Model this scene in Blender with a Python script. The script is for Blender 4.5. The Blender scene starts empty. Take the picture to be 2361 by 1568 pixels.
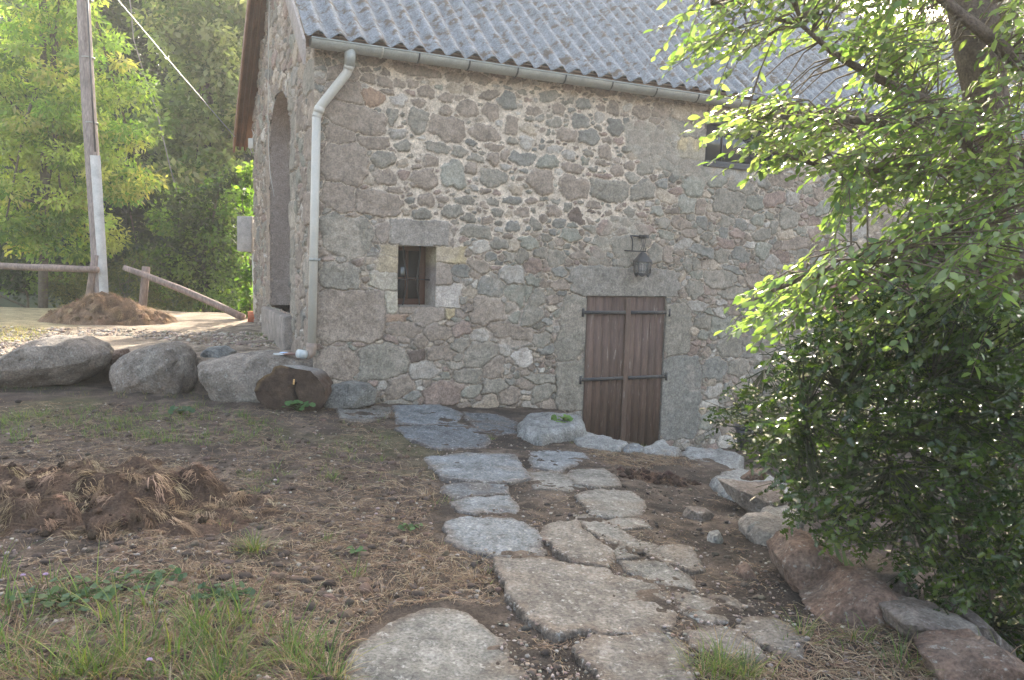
import bpy, math, numpy as np
from math import radians, sin, cos, tan, pi, atan2, sqrt
from mathutils import Matrix, Vector
rng = np.random.default_rng(11)
scene = bpy.context.scene
A = np.array
# ------------------------------------------------------------------ camera
FPX = 1840.0; PITCH = radians(5.5); ROLL = radians(1.6)
_p = radians(90) - PITCH
RX = A([[1, 0, 0], [0, cos(_p), -sin(_p)], [0, sin(_p), cos(_p)]])
RZ = A([[cos(ROLL), -sin(ROLL), 0], [sin(ROLL), cos(ROLL), 0], [0, 0, 1]])
RC = RX @ RZ
CAM = A([0, 0, 1.6])
cd = bpy.data.cameras.new('camera'); cam = bpy.data.objects.new('camera', cd)
scene.collection.objects.link(cam); scene.camera = cam
cd.sensor_width = 36; cd.lens = FPX / 2361 * 36; cd.clip_start = .05; cd.clip_end = 2000
M = Matrix([list(RC[i]) + [CAM[i]] for i in range(3)] + [[0, 0, 0, 1]])
cam.matrix_world = M
# ------------------------------------------------------------------ world, sun, exposure
SUN_EL = radians(29.5); SUN_AZ = radians(8)      # azimuth from +Y towards +X
world = bpy.data.worlds.new("World"); scene.world = world; world.use_nodes = True
wn = world.node_tree; bg = wn.nodes['Background']
sky = wn.nodes.new('ShaderNodeTexSky'); sky.sky_type = 'NISHITA'; sky.sun_disc = False
sky.sun_elevation = SUN_EL; sky.sun_rotation = SUN_AZ; sky.dust_density = 4.0; sky.air_density = 1.0; sky.ozone_density = .6
wn.links.new(sky.outputs[0], bg.inputs[0]); bg.inputs[1].default_value = .15
sl = bpy.data.lights.new('sun', 'SUN'); sl.energy = 3.2; sl.angle = radians(.55); sl.color = (1, .975, .93)
sun = bpy.data.objects.new('sun', sl); scene.collection.objects.link(sun)
sd = Vector((sin(SUN_AZ) * cos(SUN_EL), cos(SUN_AZ) * cos(SUN_EL), sin(SUN_EL)))
sun.rotation_euler = sd.to_track_quat('Z', 'Y').to_euler(); sun.location = sd * 30
scene.view_settings.view_transform = 'Standard'; scene.view_settings.look = 'None'
scene.view_settings.gamma = 1; scene.view_settings.exposure = 2.8
scene.view_settings.use_white_balance = True; scene.view_settings.white_balance_temperature = 7300; scene.view_settings.white_balance_tint = 8
try:
    scene.cycles.use_denoising = True
    scene.cycles.max_bounces = 6; scene.cycles.transparent_max_bounces = 6
    scene.cycles.volume_bounces = 0; scene.cycles.diffuse_bounces = 4
    scene.cycles.sample_clamp_indirect = 6
except Exception: pass

# ------------------------------------------------------------------ projection helpers (photo is 2361 x 1568 here)
def ray(px, py): return RC @ A([(px - 1180.5) / FPX, -(py - 784) / FPX, -1.0])
def onplane(px, py, p0, n):
    d = ray(px, py); return CAM + d * (np.dot(p0 - CAM, n) / np.dot(d, n))
def at_y(px, py, Y): d = ray(px, py); return CAM + d * (Y / d[1])
def at_z(px, py, z): d = ray(px, py); return CAM + d * ((z - CAM[2]) / d[2])
def proj(P):
    c = (np.atleast_2d(P) - CAM) @ RC
    return 1180.5 - FPX * c[:, 0] / c[:, 2], 784 + FPX * c[:, 1] / c[:, 2]
_a = radians(65); WD = A([sin(_a), cos(_a), 0]); NOUT = A([WD[1], -WD[0], 0]); NIN = -NOUT
_d = ray(1440, 1015); P0 = CAM + _d * (10.5 / _d[1])
OR = onplane(733, 700, P0, NOUT); OR[2] = 0
def wall_uz(px, py, off=0):
    p = onplane(px, py, P0 + NOUT * off, NOUT); return float(np.dot(p - OR, WD)), float(p[2])
def wpt(u, z, o=0.0): return OR + WD * u + NOUT * o + A([0, 0, z])       # point on front wall, o metres out
def gpt(g, z, o=0.0): return OR + NIN * g - WD * o + A([0, 0, z])       # point on gable wall

# ------------------------------------------------------------------ noise
def _h(i, j, k, s):
    n = (i * 374761393 + j * 668265263 + k * 2147483647 + s * 1274126177) & 0xffffffff
    n = ((n ^ (n >> 13)) * 1274126177) & 0xffffffff
    return ((n ^ (n >> 16)) & 0xffff) / 65535.0
def vn(x, y, z=0, s=0):
    x, y, z = np.broadcast_arrays(np.asarray(x, float), y, z)
    i = np.floor(x).astype(np.int64); j = np.floor(y).astype(np.int64); k = np.floor(z).astype(np.int64)
    fx = x - i; fy = y - j; fz = z - k
    fx = fx * fx * (3 - 2 * fx); fy = fy * fy * (3 - 2 * fy); fz = fz * fz * (3 - 2 * fz)
    r = 0
    for a in (0, 1):
        for b in (0, 1):
            for c in ((0, 1) if np.ptp(z) > 0 else (0,)):
                w = (fx if a else 1 - fx) * (fy if b else 1 - fy) * ((fz if c else 1 - fz) if np.ptp(z) > 0 else 1)
                r = r + w * _h(i + a, j + b, k + c, s)
    return r * 2 - 1
def fbm(x, y, z=0, s=0, o=4, g=.5):
    r = 0; a = 1; f = 1; t = 0
    for q in range(o):
        r = r + a * vn(np.asarray(x) * f + 17.3 * q, np.asarray(y) * f - 9.1 * q, np.asarray(z) * f, s + q); t += a; a *= g; f *= 2.03
    return r / t
def sst(a, b, x): t = np.clip((x - a) / (b - a), 0, 1); return t * t * (3 - 2 * t)
def sdf(X, Y, poly):                                                     # + inside
    X = np.asarray(X, float); Y = np.asarray(Y, float)
    d = np.full(X.shape, 1e9); ins = np.zeros(X.shape, bool); n = len(poly)
    for i in range(n):
        x0, y0 = poly[i][:2]; x1, y1 = poly[(i + 1) % n][:2]
        ex, ey = x1 - x0, y1 - y0
        t = np.clip(((X - x0) * ex + (Y - y0) * ey) / (ex * ex + ey * ey + 1e-12), 0, 1)
        d = np.minimum(d, (X - x0 - t * ex) ** 2 + (Y - y0 - t * ey) ** 2)
        c = (y0 > Y) != (y1 > Y)
        ins ^= c & (X < (x1 - x0) * (Y - y0) / ((y1 - y0) if y1 != y0 else 1e-9) + x0)
    d = np.sqrt(d); return np.where(ins, d, -d)

# ------------------------------------------------------------------ object helpers
def tag(o, label=None, cat=None, group=None, kind=None):
    if label: o['label'] = label
    if cat: o['category'] = cat
    if group: o['group'] = group
    if kind: o['kind'] = kind
    return o
def empty(name, loc, label, cat, group=None):
    o = bpy.data.objects.new(name, None); scene.collection.objects.link(o); o.location = Vector(loc)
    o.empty_display_size = .2
    return tag(o, label, cat, group)
def mk(name, V, F, mat, parent=None, origin=None, col=None, smooth=False, bevel=0):
    V = np.asarray(V, float).reshape(-1, 3)
    po = A(parent.matrix_world_origin if False else (parent['_o'] if parent and '_o' in parent else (0, 0, 0)), float)
    if origin is None: origin = V.mean(0) if parent is None else A([V[:, 0].mean(), V[:, 1].mean(), V[:, 2].min()])
    origin = A(origin, float)
    me = bpy.data.meshes.new(name); V2 = V - origin
    if isinstance(F, np.ndarray): F = [F]
    F = [np.asarray(f, np.int32) for f in F if len(f)]
    loops = np.concatenate([f.ravel() for f in F]); tot = np.concatenate([np.full(len(f), f.shape[1], np.int32) for f in F])
    st = np.concatenate([[0], np.cumsum(tot)[:-1]]).astype(np.int32)
    me.vertices.add(len(V2)); me.vertices.foreach_set('co', V2.ravel())
    me.loops.add(len(loops)); me.loops.foreach_set('vertex_index', loops)
    me.polygons.add(len(tot)); me.polygons.foreach_set('loop_start', st); me.polygons.foreach_set('loop_total', tot)
    me.update(calc_edges=True); me.validate()
    if smooth: me.polygons.foreach_set('use_smooth', np.ones(len(me.polygons), bool))
    if col is not None:
        c = np.ones((len(V2), 4)); c[:, :3] = np.asarray(col)
        at = me.color_attributes.new('Col', 'FLOAT_COLOR', 'POINT'); at.data.foreach_set('color', c.ravel())
    me.materials.append(mat)
    o = bpy.data.objects.new(name, me); scene.collection.objects.link(o)
    o.location = Vector(origin - po)
    if parent: o.parent = parent
    o['_o'] = [float(t) for t in origin]
    if bevel:
        b = o.modifiers.new('bevel', 'BEVEL'); b.width = bevel; b.segments = 2; b.limit_method = 'ANGLE'
    return o
def thing(name, loc, label, cat, group=None):
    o = empty(name, loc, label, cat, group); o['_o'] = [float(t) for t in loc]; return o
class MB:
    def __init__(s): s.V = []; s.Q = []; s.T = []; s.n = 0; s.C = []
    def add(s, V, Q=None, T=None, c=None):
        V = np.asarray(V, float).reshape(-1, 3)
        if Q is not None and len(Q): s.Q.append(np.asarray(Q, int).reshape(-1, 4) + s.n)
        if T is not None and len(T): s.T.append(np.asarray(T, int).reshape(-1, 3) + s.n)
        s.V.append(V); s.n += len(V)
        if c is not None: s.C.append(np.broadcast_to(c, V.shape))
        return s
    def box(s, o, ax, ay, az, c=None):
        """o = min corner, ax, ay, az = full edge vectors"""
        o, ax, ay, az = map(lambda t: np.asarray(t, float), (o, ax, ay, az))
        V = [o + i * ax + j * ay + k * az for k in (0, 1) for j in (0, 1) for i in (0, 1)]
        Q = [(0, 2, 3, 1), (4, 5, 7, 6), (0, 1, 5, 4), (1, 3, 7, 5), (3, 2, 6, 7), (2, 0, 4, 6)]
        if np.dot(np.cross(ax, ay), az) < 0: Q = [q[::-1] for q in Q]
        return s.add(V, Q, c=c)
    def tube(s, P, R, n=10, cap=True, c=None, jit=0):
        P = np.asarray(P, float); R = np.broadcast_to(R, len(P)); m = len(P)
        T = np.gradient(P, axis=0); T /= np.linalg.norm(T, axis=1)[:, None] + 1e-9
        up = A([0, 0, 1.0]) if abs(T[0][2]) < .9 else A([1.0, 0, 0])
        V = []; b = np.cross(T[0], up); b /= np.linalg.norm(b)
        for i in range(m):
            b = b - T[i] * np.dot(b, T[i]); b /= np.linalg.norm(b) + 1e-9; q = np.cross(T[i], b)
            for k in range(n):
                a = 2 * pi * k / n; r = R[i] * (1 + (jit * (rng.random() - .5) if jit else 0))
                V.append(P[i] + (b * cos(a) + q * sin(a)) * r)
        Q = [(i * n + k, i * n + (k + 1) % n, (i + 1) * n + (k + 1) % n, (i + 1) * n + k) for i in range(m - 1) for k in range(n)]
        T3 = []
        if cap:
            V += [P[0], P[-1]]; a0 = m * n
            T3 = [(a0, (k + 1) % n, k) for k in range(n)] + [(a0 + 1, (m - 1) * n + k, (m - 1) * n + (k + 1) % n) for k in range(n)]
        return s.add(V, Q, T3, c=c)
    def build(s, name, mat, parent=None, **k):
        V = np.concatenate(s.V); F = []
        if s.Q: F.append(np.concatenate(s.Q))
        if s.T: F.append(np.concatenate(s.T))
        if s.C: k['col'] = np.concatenate(s.C)
        return mk(name, V, F, mat, parent, **k)
def gridF(nu, nv, keep=None):
    i = np.arange(nu * nv).reshape(nv, nu)
    F = np.stack([i[:-1, :-1], i[:-1, 1:], i[1:, 1:], i[1:, :-1]], -1)
    return (F[keep] if keep is not None else F.reshape(-1, 4))
def compact(V, F, C=None):
    u, inv = np.unique(F, return_inverse=True)
    return V[u], inv.reshape(F.shape), (C[u] if C is not None else None)
def ico(sub):
    t = (1 + 5 ** .5) / 2
    V = [(-1, t, 0), (1, t, 0), (-1, -t, 0), (1, -t, 0), (0, -1, t), (0, 1, t), (0, -1, -t), (0, 1, -t), (t, 0, -1), (t, 0, 1), (-t, 0, -1), (-t, 0, 1)]
    F = [(0, 11, 5), (0, 5, 1), (0, 1, 7), (0, 7, 10), (0, 10, 11), (1, 5, 9), (5, 11, 4), (11, 10, 2), (10, 7, 6), (7, 1, 8), (3, 9, 4), (3, 4, 2), (3, 2, 6), (3, 6, 8), (3, 8, 9), (4, 9, 5), (2, 4, 11), (6, 2, 10), (8, 6, 7), (9, 8, 1)]
    V = A(V, float); F = A(F)
    for _ in range(sub):
        E = np.sort(np.concatenate([F[:, [0, 1]], F[:, [1, 2]], F[:, [2, 0]]]), 1)
        U, inv = np.unique(E, axis=0, return_inverse=True); inv = inv.ravel()
        mid = (V[U[:, 0]] + V[U[:, 1]]) / 2; n = len(V); m = len(F); V = np.concatenate([V, mid])
        a, b, c = inv[:m] + n, inv[m:2 * m] + n, inv[2 * m:] + n
        F = np.concatenate([np.stack([F[:, 0], a, c], 1), np.stack([F[:, 1], b, a], 1), np.stack([F[:, 2], c, b], 1), np.stack([a, b, c], 1)])
    return V / np.linalg.norm(V, axis=1)[:, None], F

# ------------------------------------------------------------------ materials
def newmat(name):
    m = bpy.data.materials.new(name); m.use_nodes = True; return m, m.node_tree, m.node_tree.nodes['Principled BSDF']
def texmat(name, color=None, rough=.9, spec=.3, n1=(6, .35), n2=(90, .25), bump=(60, .3, .01), bump2=None, tint=None, metallic=0, vs=None):
    """colour (or the per-stone Col attribute) varied by two noises, bumped by a third"""
    m, t, b = newmat(name); N = t.nodes; L = t.links
    tc = N.new('ShaderNodeTexCoord')
    geo = N.new('ShaderNodeNewGeometry')
    src = geo.outputs['Position']
    if vs:
        vm = N.new('ShaderNodeVectorMath'); vm.operation = 'MULTIPLY'; L.new(src, vm.inputs[0]); vm.inputs[1].default_value = vs; src = vm.outputs[0]
    if color is None:
        at = N.new('ShaderNodeAttribute'); at.attribute_name = 'Col'; c = at.outputs['Color']
    else:
        rg = N.new('ShaderNodeRGB'); rg.outputs[0].default_value = (*color, 1); c = rg.outputs[0]
    def nz(scale, detail=5, rough_=.6):
        n = N.new('ShaderNodeTexNoise'); n.inputs['Scale'].default_value = scale; n.inputs['Detail'].default_value = detail
        n.inputs['Roughness'].default_value = rough_; L.new(src, n.inputs['Vector']); return n
    for sc, am in (n1, n2):
        if am <= 0: continue
        n = nz(sc); mr = N.new('ShaderNodeMapRange'); L.new(n.outputs['Fac'], mr.inputs[0])
        mr.inputs[1].default_value = .3; mr.inputs[2].default_value = .7
        mr.inputs[3].default_value = 1 - am; mr.inputs[4].default_value = 1 + am
        mx = N.new('ShaderNodeVectorMath'); mx.operation = 'SCALE'; L.new(c, mx.inputs[0]); L.new(mr.outputs[0], mx.inputs['Scale']); c = mx.outputs[0]
    if tint:
        tcol, tsc, lo, hi = tint
        n = nz(tsc, 6, .7); mr = N.new('ShaderNodeMapRange'); L.new(n.outputs['Fac'], mr.inputs[0]); mr.inputs[1].default_value = lo; mr.inputs[2].default_value = hi
        mi = N.new('ShaderNodeMix'); mi.data_type = 'RGBA'; L.new(mr.outputs[0], mi.inputs[0]); L.new(c, mi.inputs[6]); mi.inputs[7].default_value = (*tcol, 1); c = mi.outputs[2]
    L.new(c, b.inputs['Base Color'])
    b.inputs['Roughness'].default_value = rough; b.inputs['Specular IOR Level'].default_value = spec; b.inputs['Metallic'].default_value = metallic
    prev = None
    for bb in (bump, bump2):
        if not bb: continue
        n = nz(bb[0], 8, .65); bp = N.new('ShaderNodeBump'); bp.inputs['Strength'].default_value = bb[1]; bp.inputs['Distance'].default_value = bb[2]
        L.new(n.outputs['Fac'], bp.inputs['Height'])
        if prev: L.new(prev, bp.inputs['Normal'])
        prev = bp.outputs[0]
    if prev: L.new(prev, b.inputs['Normal'])
    return m
def leafmat(name, rough=.45, spec=.5, trans=.5, tcol=(1.25, 1.3, .55)):
    m, t, b = newmat(name); N = t.nodes; L = t.links
    at = N.new('ShaderNodeAttribute'); at.attribute_name = 'Col'
    L.new(at.outputs['Color'], b.inputs['Base Color']); b.inputs['Roughness'].default_value = rough; b.inputs['Specular IOR Level'].default_value = spec
    tr = N.new('ShaderNodeBsdfTranslucent'); mu = N.new('ShaderNodeVectorMath'); mu.operation = 'MULTIPLY'
    L.new(at.outputs['Color'], mu.inputs[0]); mu.inputs[1].default_value = tcol; L.new(mu.outputs[0], tr.inputs[0])
    mx = N.new('ShaderNodeMixShader'); mx.inputs[0].default_value = trans
    L.new(b.outputs[0], mx.inputs[1]); L.new(tr.outputs[0], mx.inputs[2])
    L.new(mx.outputs[0], N['Material Output'].inputs['Surface']); return m
MT = {}
MT['wall'] = texmat('rubble_stone', None, .92, .25, (14, .2), (60, .34), (55, .75, .014), (180, .6, .005))
MT['rock'] = texmat('granite_rock', None, .9, .28, (7, .35), (55, .45), (32, .85, .035), (140, .7, .01), tint=((.34, .33, .30), 26, .57, .72))
MT['slab'] = texmat('granite_slab', None, .82, .3, (8, .25), (62, .5), (45, .8, .02), (150, .7, .008), tint=((.34, .34, .32), 30, .56, .70))
MT['soil'] = texmat('soil', None, .97, .12, (5, .3), (70, .4), (55, .8, .03), (240, .7, .008))
MT['pebble'] = texmat('pebble', None, .9, .25, (30, .2), (150, .2), (120, .4, .004))
MT['roof'] = texmat('fibre_cement', (.185, .20, .215), .9, .25, (9, .25), (50, .38), (30, .7, .018), (120, .7, .008), tint=((.11, .088, .07), 7, .52, .60))
MT['zinc'] = texmat('weathered_zinc', (.27, .28, .26), .5, .5, (8, .15), (60, .1), (30, .1, .003), metallic=.35)
MT['pvc'] = texmat('grey_plastic_pipe', (.41, .385, .34), .45, .4, (5, .08), (60, .06), None)
MT['pvcb'] = texmat('brown_plastic_pipe', (.20, .15, .12), .5, .4, (9, .12), (60, .1), None)
MT['white'] = texmat('white_plastic', (.36, .39, .40), .45, .4, (6, .08), (50, .05), None)
MT['doorwood'] = texmat('stained_boards', None, .7, .3, (9, .22), (50, .3), (60, .45, .004), tint=((.22, .19, .165), 30, .60, .68), vs=(1, 1, .12))
MT['iron'] = texmat('black_iron', (.028, .03, .034), .55, .45, (15, .2), (80, .2), (90, .3, .002))
MT['oldwood'] = texmat('weathered_wood', None, .85, .25, (9, .3), (50, .35), (60, .6, .008), vs=(1, 1, .2))
MT['brownwood'] = texmat('brown_stained_wood', (.13, .062, .038), .7, .3, (5, .25), (50, .2), (40, .3, .004))
MT['bark'] = texmat('bark', None, .95, .2, (12, .3), (70, .3), (30, .8, .02), (120, .6, .008))
MT['grass'] = leafmat('grass_blades', .6, .25, .4, (1.2, 1.2, .6))
MT['straw'] = leafmat('straw', .8, .15, .2, (1.1, 1.0, .8))
MT['leaf'] = leafmat('tree_leaf', .25, .75, .58, (1.35, 1.45, .7))
MT['leaffar'] = leafmat('far_leaf', .5, .4, .6, (1.5, 1.7, .6))
MT['holly'] = leafmat('holly_leaf', .26, .55, .4, (1.2, 1.5, .3))
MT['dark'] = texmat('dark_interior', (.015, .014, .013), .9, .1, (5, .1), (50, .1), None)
MT['frame'] = texmat('red_brown_paint', (.085, .036, .024), .5, .4, (10, .15), (60, .1), None)
MT['concrete'] = texmat('aged_concrete_box', (.30, .275, .255), .85, .3, (9, .2), (60, .15), (50, .3, .004))
MT['blackplastic'] = texmat('black_plastic', (.02, .022, .03), .4, .5, (9, .1), (60, .1), None)
g, t_, b_ = newmat('window_glass'); b_.inputs['Base Color'].default_value = (.03, .035, .04, 1); b_.inputs['Roughness'].default_value = .06; b_.inputs['Specular IOR Level'].default_value = .8; MT['glass'] = g
# ------------------------------------------------------------------ the lie of the land
def Rg(sx, sy, k): return lambda x, y: (x * k + sx, y * k + sy)
RF = Rg(772.7, 891.6, .4313); R5 = Rg(1545.5, 1010.5, .3557); R4 = Rg(0, 416, .3033); RP = Rg(0, 0, 1)
R2 = Rg(535, 0, .3033); R3 = Rg(535, 416, .3033); RB = Rg(951, 237.8, .22748); RCc = Rg(1188.8, 237.8, .26535); RD = Rg(1129, 416, .379)
def z_up(X, Y):
    t = sst(3.5, 9.0, Y)
    z = -.082 * np.maximum(0, X + 2.2) * t
    z = z - .05 * sst(.6, 1.6, X) * sst(3.0, 4.0, Y) * (1 - sst(6.5, 7.5, Y))
    return z + .05 * sst(-2, -5, X)
def _ez(px, py):
    z = -.15
    for _ in range(12):
        p = at_z(px, py, z); z = float(z_up(p[0], p[1]))
    return p[:2]
EDGE = [_ez(*q) for q in ((1345, 1000), (1440, 1018), (1560, 1042), (1660, 1065), (1760, 1105), (1835, 1150), (1850, 1220), (1930, 1290), (1985, 1350), (2060, 1390), (2160, 1430), (2270, 1490), (2420, 1580), (2700, 1700))]
LOWPOLY = [(.55, 10.3), (.75, 9.75)] + [tuple(p) for p in EDGE] + [(30, 1.2), (30, 25), (6, 14)]
TERR = [(-30, 8.1), (-8, 8.6), (-5.8, 9.15), (-5.1, 9.5), (-4.3, 9.45), (-3.7, 9.3), (-3.1, 8.95), (-2.55, 8.85), (-2.1, 9.0), (-2.1, 30), (-30, 30)]
def h(X, Y, micro=True):
    X = np.asarray(X, float); Y = np.asarray(Y, float)
    z = z_up(X, Y)
    near = (X > -9) & (X < 8) & (Y > 1) & (Y < 16)
    dt = sdf(X, Y, TERR); zt = .37 + .025 * np.clip(Y - 9, 0, 5) + .02 * fbm(X * .9, Y * .9, 0, 5, 2)
    z = z + (zt - z) * sst(-.12, .16, dt)
    dl = sdf(X, Y, LOWPOLY); zl = -.93 + .04 * fbm(X, Y, 0, 9, 2)
    z = z + (zl - z) * sst(-.02, .22, dl)
    far = sst(15.2, 19, Y); z = z - far * 2.2
    z = z + 11 * sst(26, 75, Y) + 25 * sst(60, 200, Y)
    if micro:
        z = z + .02 * fbm(X * 1.7, Y * 1.7, 0, 2, 3) + .026 * fbm(X * 7, Y * 7, 0, 3, 4, .6) * near
    return z
def ground_at(px, py, zo=0):
    z = 0.0
    for _ in range(25):
        p = at_z(px, py, z + zo); z = .5 * z + .5 * float(h(p[0], p[1], False))
    return at_z(px, py, z + zo)

# flagstones: outline in the photograph laid on the ground; (reader, outline, rise, thickness, tone, label)
FL = [
 (RF, [(310,95),(560,85),(680,130),(640,175),(480,190),(340,185)], .03, .1, 'b', 'dark grey paving slab tight against the foot of the barn wall'),
 (RF, [(20,105),(150,95),(300,97),(305,150),(180,172),(40,165)], .02, .1, 'g', 'pale grey flat slab at the wall foot beside the log'),
 (RF, [(330,210),(460,195),(640,180),(790,215),(825,270),(800,300),(690,315),(520,310),(400,260)], .04, .12, 'd', 'dark blue-grey slab, widest of the slabs near the barn wall'),
 (RF, [(690,130),(860,140),(970,180),(960,218),(820,182),(700,165)], .025, .1, 'd', 'thin dark slab between wall foot and pale boulder beside the door'),
 (RF, [(730,185),(850,188),(990,240),(870,248),(770,222)], .02, .1, 'd', 'narrow blackish slab strip just below the wall foot slabs'),
 (RF, [(485,345),(700,325),(960,345),(985,390),(1035,460),(930,485),(760,476),(610,462),(520,400)], .06, .14, 'b', 'broad blue-grey slab with straight lower edge, left side of the path'),
 (RF, [(600,500),(700,490),(900,487),(915,540),(760,556),(640,572),(580,532)], .05, .13, 'd', 'dark streaked slab just below the broad blue-grey slab'),
 (RF, [(620,590),(760,566),(930,562),(980,620),(975,645),(820,640),(750,650),(650,635)], .045, .13, 'b', 'narrow grey slab with a tan vein across it'),
 (RF, [(605,690),(680,668),(950,655),(1040,700),(1110,790),(1095,845),(990,845),(880,850),(700,810),(620,770)], .07, .16, 'b', 'rounded blue-grey slab with fine white streaks'),
 (RF, [(1060,320),(1180,312),(1330,335),(1340,360),(1240,400),(1200,430),(1060,395),(1045,350)], .06, .15, 'b', 'pentagon shaped grey slab below the small green plant'),
 (RF, [(1240,450),(1280,415),(1440,412),(1505,460),(1520,500),(1400,510),(1300,495)], .06, .14, 'g', 'smooth rounded pale slab beside the dry grass bank'),
 (RF, [(1040,440),(1160,430),(1225,455),(1290,492),(1330,520),(1240,540),(1080,520),(1060,490)], .04, .12, 'g', 'low ragged slab touching the smooth rounded pale slab'),
 (RF, [(1290,545),(1420,515),(1590,522),(1655,575),(1620,645),(1400,650),(1340,590)], .075, .16, 'g', 'thick grey slab with a sharp shadowed front edge'),
 (RF, [(1110,735),(1180,690),(1280,675),(1320,730),(1440,810),(1475,870),(1460,910),(1310,890),(1240,850),(1130,770)], .07, .16, 'w', 'warm grey oval slab running diagonally in mid path'),
 (RF, [(1290,672),(1330,660),(1400,680),(1500,740),(1590,800),(1720,832),(1700,845),(1580,830),(1480,800),(1400,770)], .035, .1, 'g', 'long thin slanting slab beside the warm grey oval slab'),
 (RF, [(1470,700),(1520,690),(1640,705),(1690,745),(1600,738),(1520,748)], .025, .08, 'g', 'small pale sliver of slab sunk in dark earth'),
 (RF, [(1465,828),(1540,822),(1595,875),(1520,890),(1480,870)], .03, .1, 'g', 'small square-ish slab at the end of the long slanting slab'),
 (RF, [(1540,893),(1700,888),(1840,940),(1895,985),(1915,1030),(1780,1008),(1640,968),(1570,930)], .06, .14, 'g', 'wedge shaped grey slab right above the biggest slab'),
 (RF, [(1670,862),(1790,835),(1900,840),(1930,900),(1960,945),(1900,960),(1790,920)], .035, .1, 'w', 'ragged slab with black moss patch, right of the wedge slab'),
 (RF, [(870,870),(1100,870),(1300,893),(1430,905),(1510,950),(1700,980),(1755,1015),(1800,1140),(1760,1210),(1660,1240),(1450,1240),(1320,1215),(1180,1240),(1050,1170),(960,1070),(900,950)], .08, .18, 'w', 'the biggest flagstone, broad grey slab in the middle of the path'),
 (RF, [(280,1220),(440,1160),(600,1135),(720,1170),(830,1260),(900,1320),(920,1400),(980,1440),(1040,1568),(1080,1720),(0,1720),(40,1560),(100,1400),(170,1330)], .06, .18, 'g', 'large pale slab cut by the bottom edge of the photo'),
 (RF, [(1290,1340),(1400,1290),(1560,1292),(1680,1268),(1830,1292),(1890,1370),(1900,1500),(1950,1700),(1500,1700),(1440,1480),(1340,1400)], .06, .16, 'w', 'grey slab at the bottom edge beside the grass tuft'),
 (RF, [(1890,1282),(2050,1248),(2150,1262),(2215,1330),(2285,1398),(2130,1402),(1960,1370)], .05, .14, 'w', 'brownish triangular slab between two ragged slabs at lower right'),
 (RF, [(1830,1072),(1900,1068),(1990,1110),(2080,1220),(1990,1238),(1900,1180),(1850,1110)], .045, .12, 'g', 'pale leaf-shaped slab right of the biggest flagstone'),
 (RF, [(2000,1097),(2100,1112),(2270,1178),(2140,1188),(2060,1150)], .02, .08, 'w', 'thin half-buried sliver of slab near the red boulder'),
 (R5, [(410,1130),(500,1097),(690,1102),(800,1160),(860,1240),(800,1335),(700,1325),(620,1270),(520,1200)], .06, .14, 'w', 'ragged grey slab touching the pointed boulder at lower right'),
 (RF, [(900,1370),(935,1362),(1005,1385),(1000,1405),(960,1412)], .02, .05, 'w', 'little flat chip of stone beside the large pale slab'),
 (RF, [(1240,1262),(1290,1250),(1345,1262),(1330,1285),(1262,1282)], .02, .06, 'g', 'small sunken stone in front of the biggest flagstone'),
]
TONE = {'b': (.15, .165, .175), 'd': (.095, .105, .115), 'g': (.148, .145, .133), 'w': (.15, .136, .12), 'p': (.195, .20, .195), 'm': (.15, .122, .104), 'r': (.14, .092, .07), 'l': (.19, .16, .135)}
SLABP = []
def place_outline(rd, pl, zo=0):
    return [tuple(ground_at(*rd(*q), zo)[:2]) for q in pl]
def swell(P, k=.03):
    P = A(P); c = P.mean(0); n = len(P); area = sum(P[i][0] * P[(i + 1) % n][1] - P[(i + 1) % n][0] * P[i][1] for i in range(n)); s = 1 if area > 0 else -1; out = []
    for i in range(n):
        e = P[(i + 1) % n] - P[i - 1]; nn = A([e[1], -e[0]]) * s; out.append(tuple(P[i] + nn / (np.linalg.norm(nn) + 1e-9) * k))
    return out
for f in FL: SLABP.append(swell(place_outline(f[0], f[1], f[2]), .034))
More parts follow.
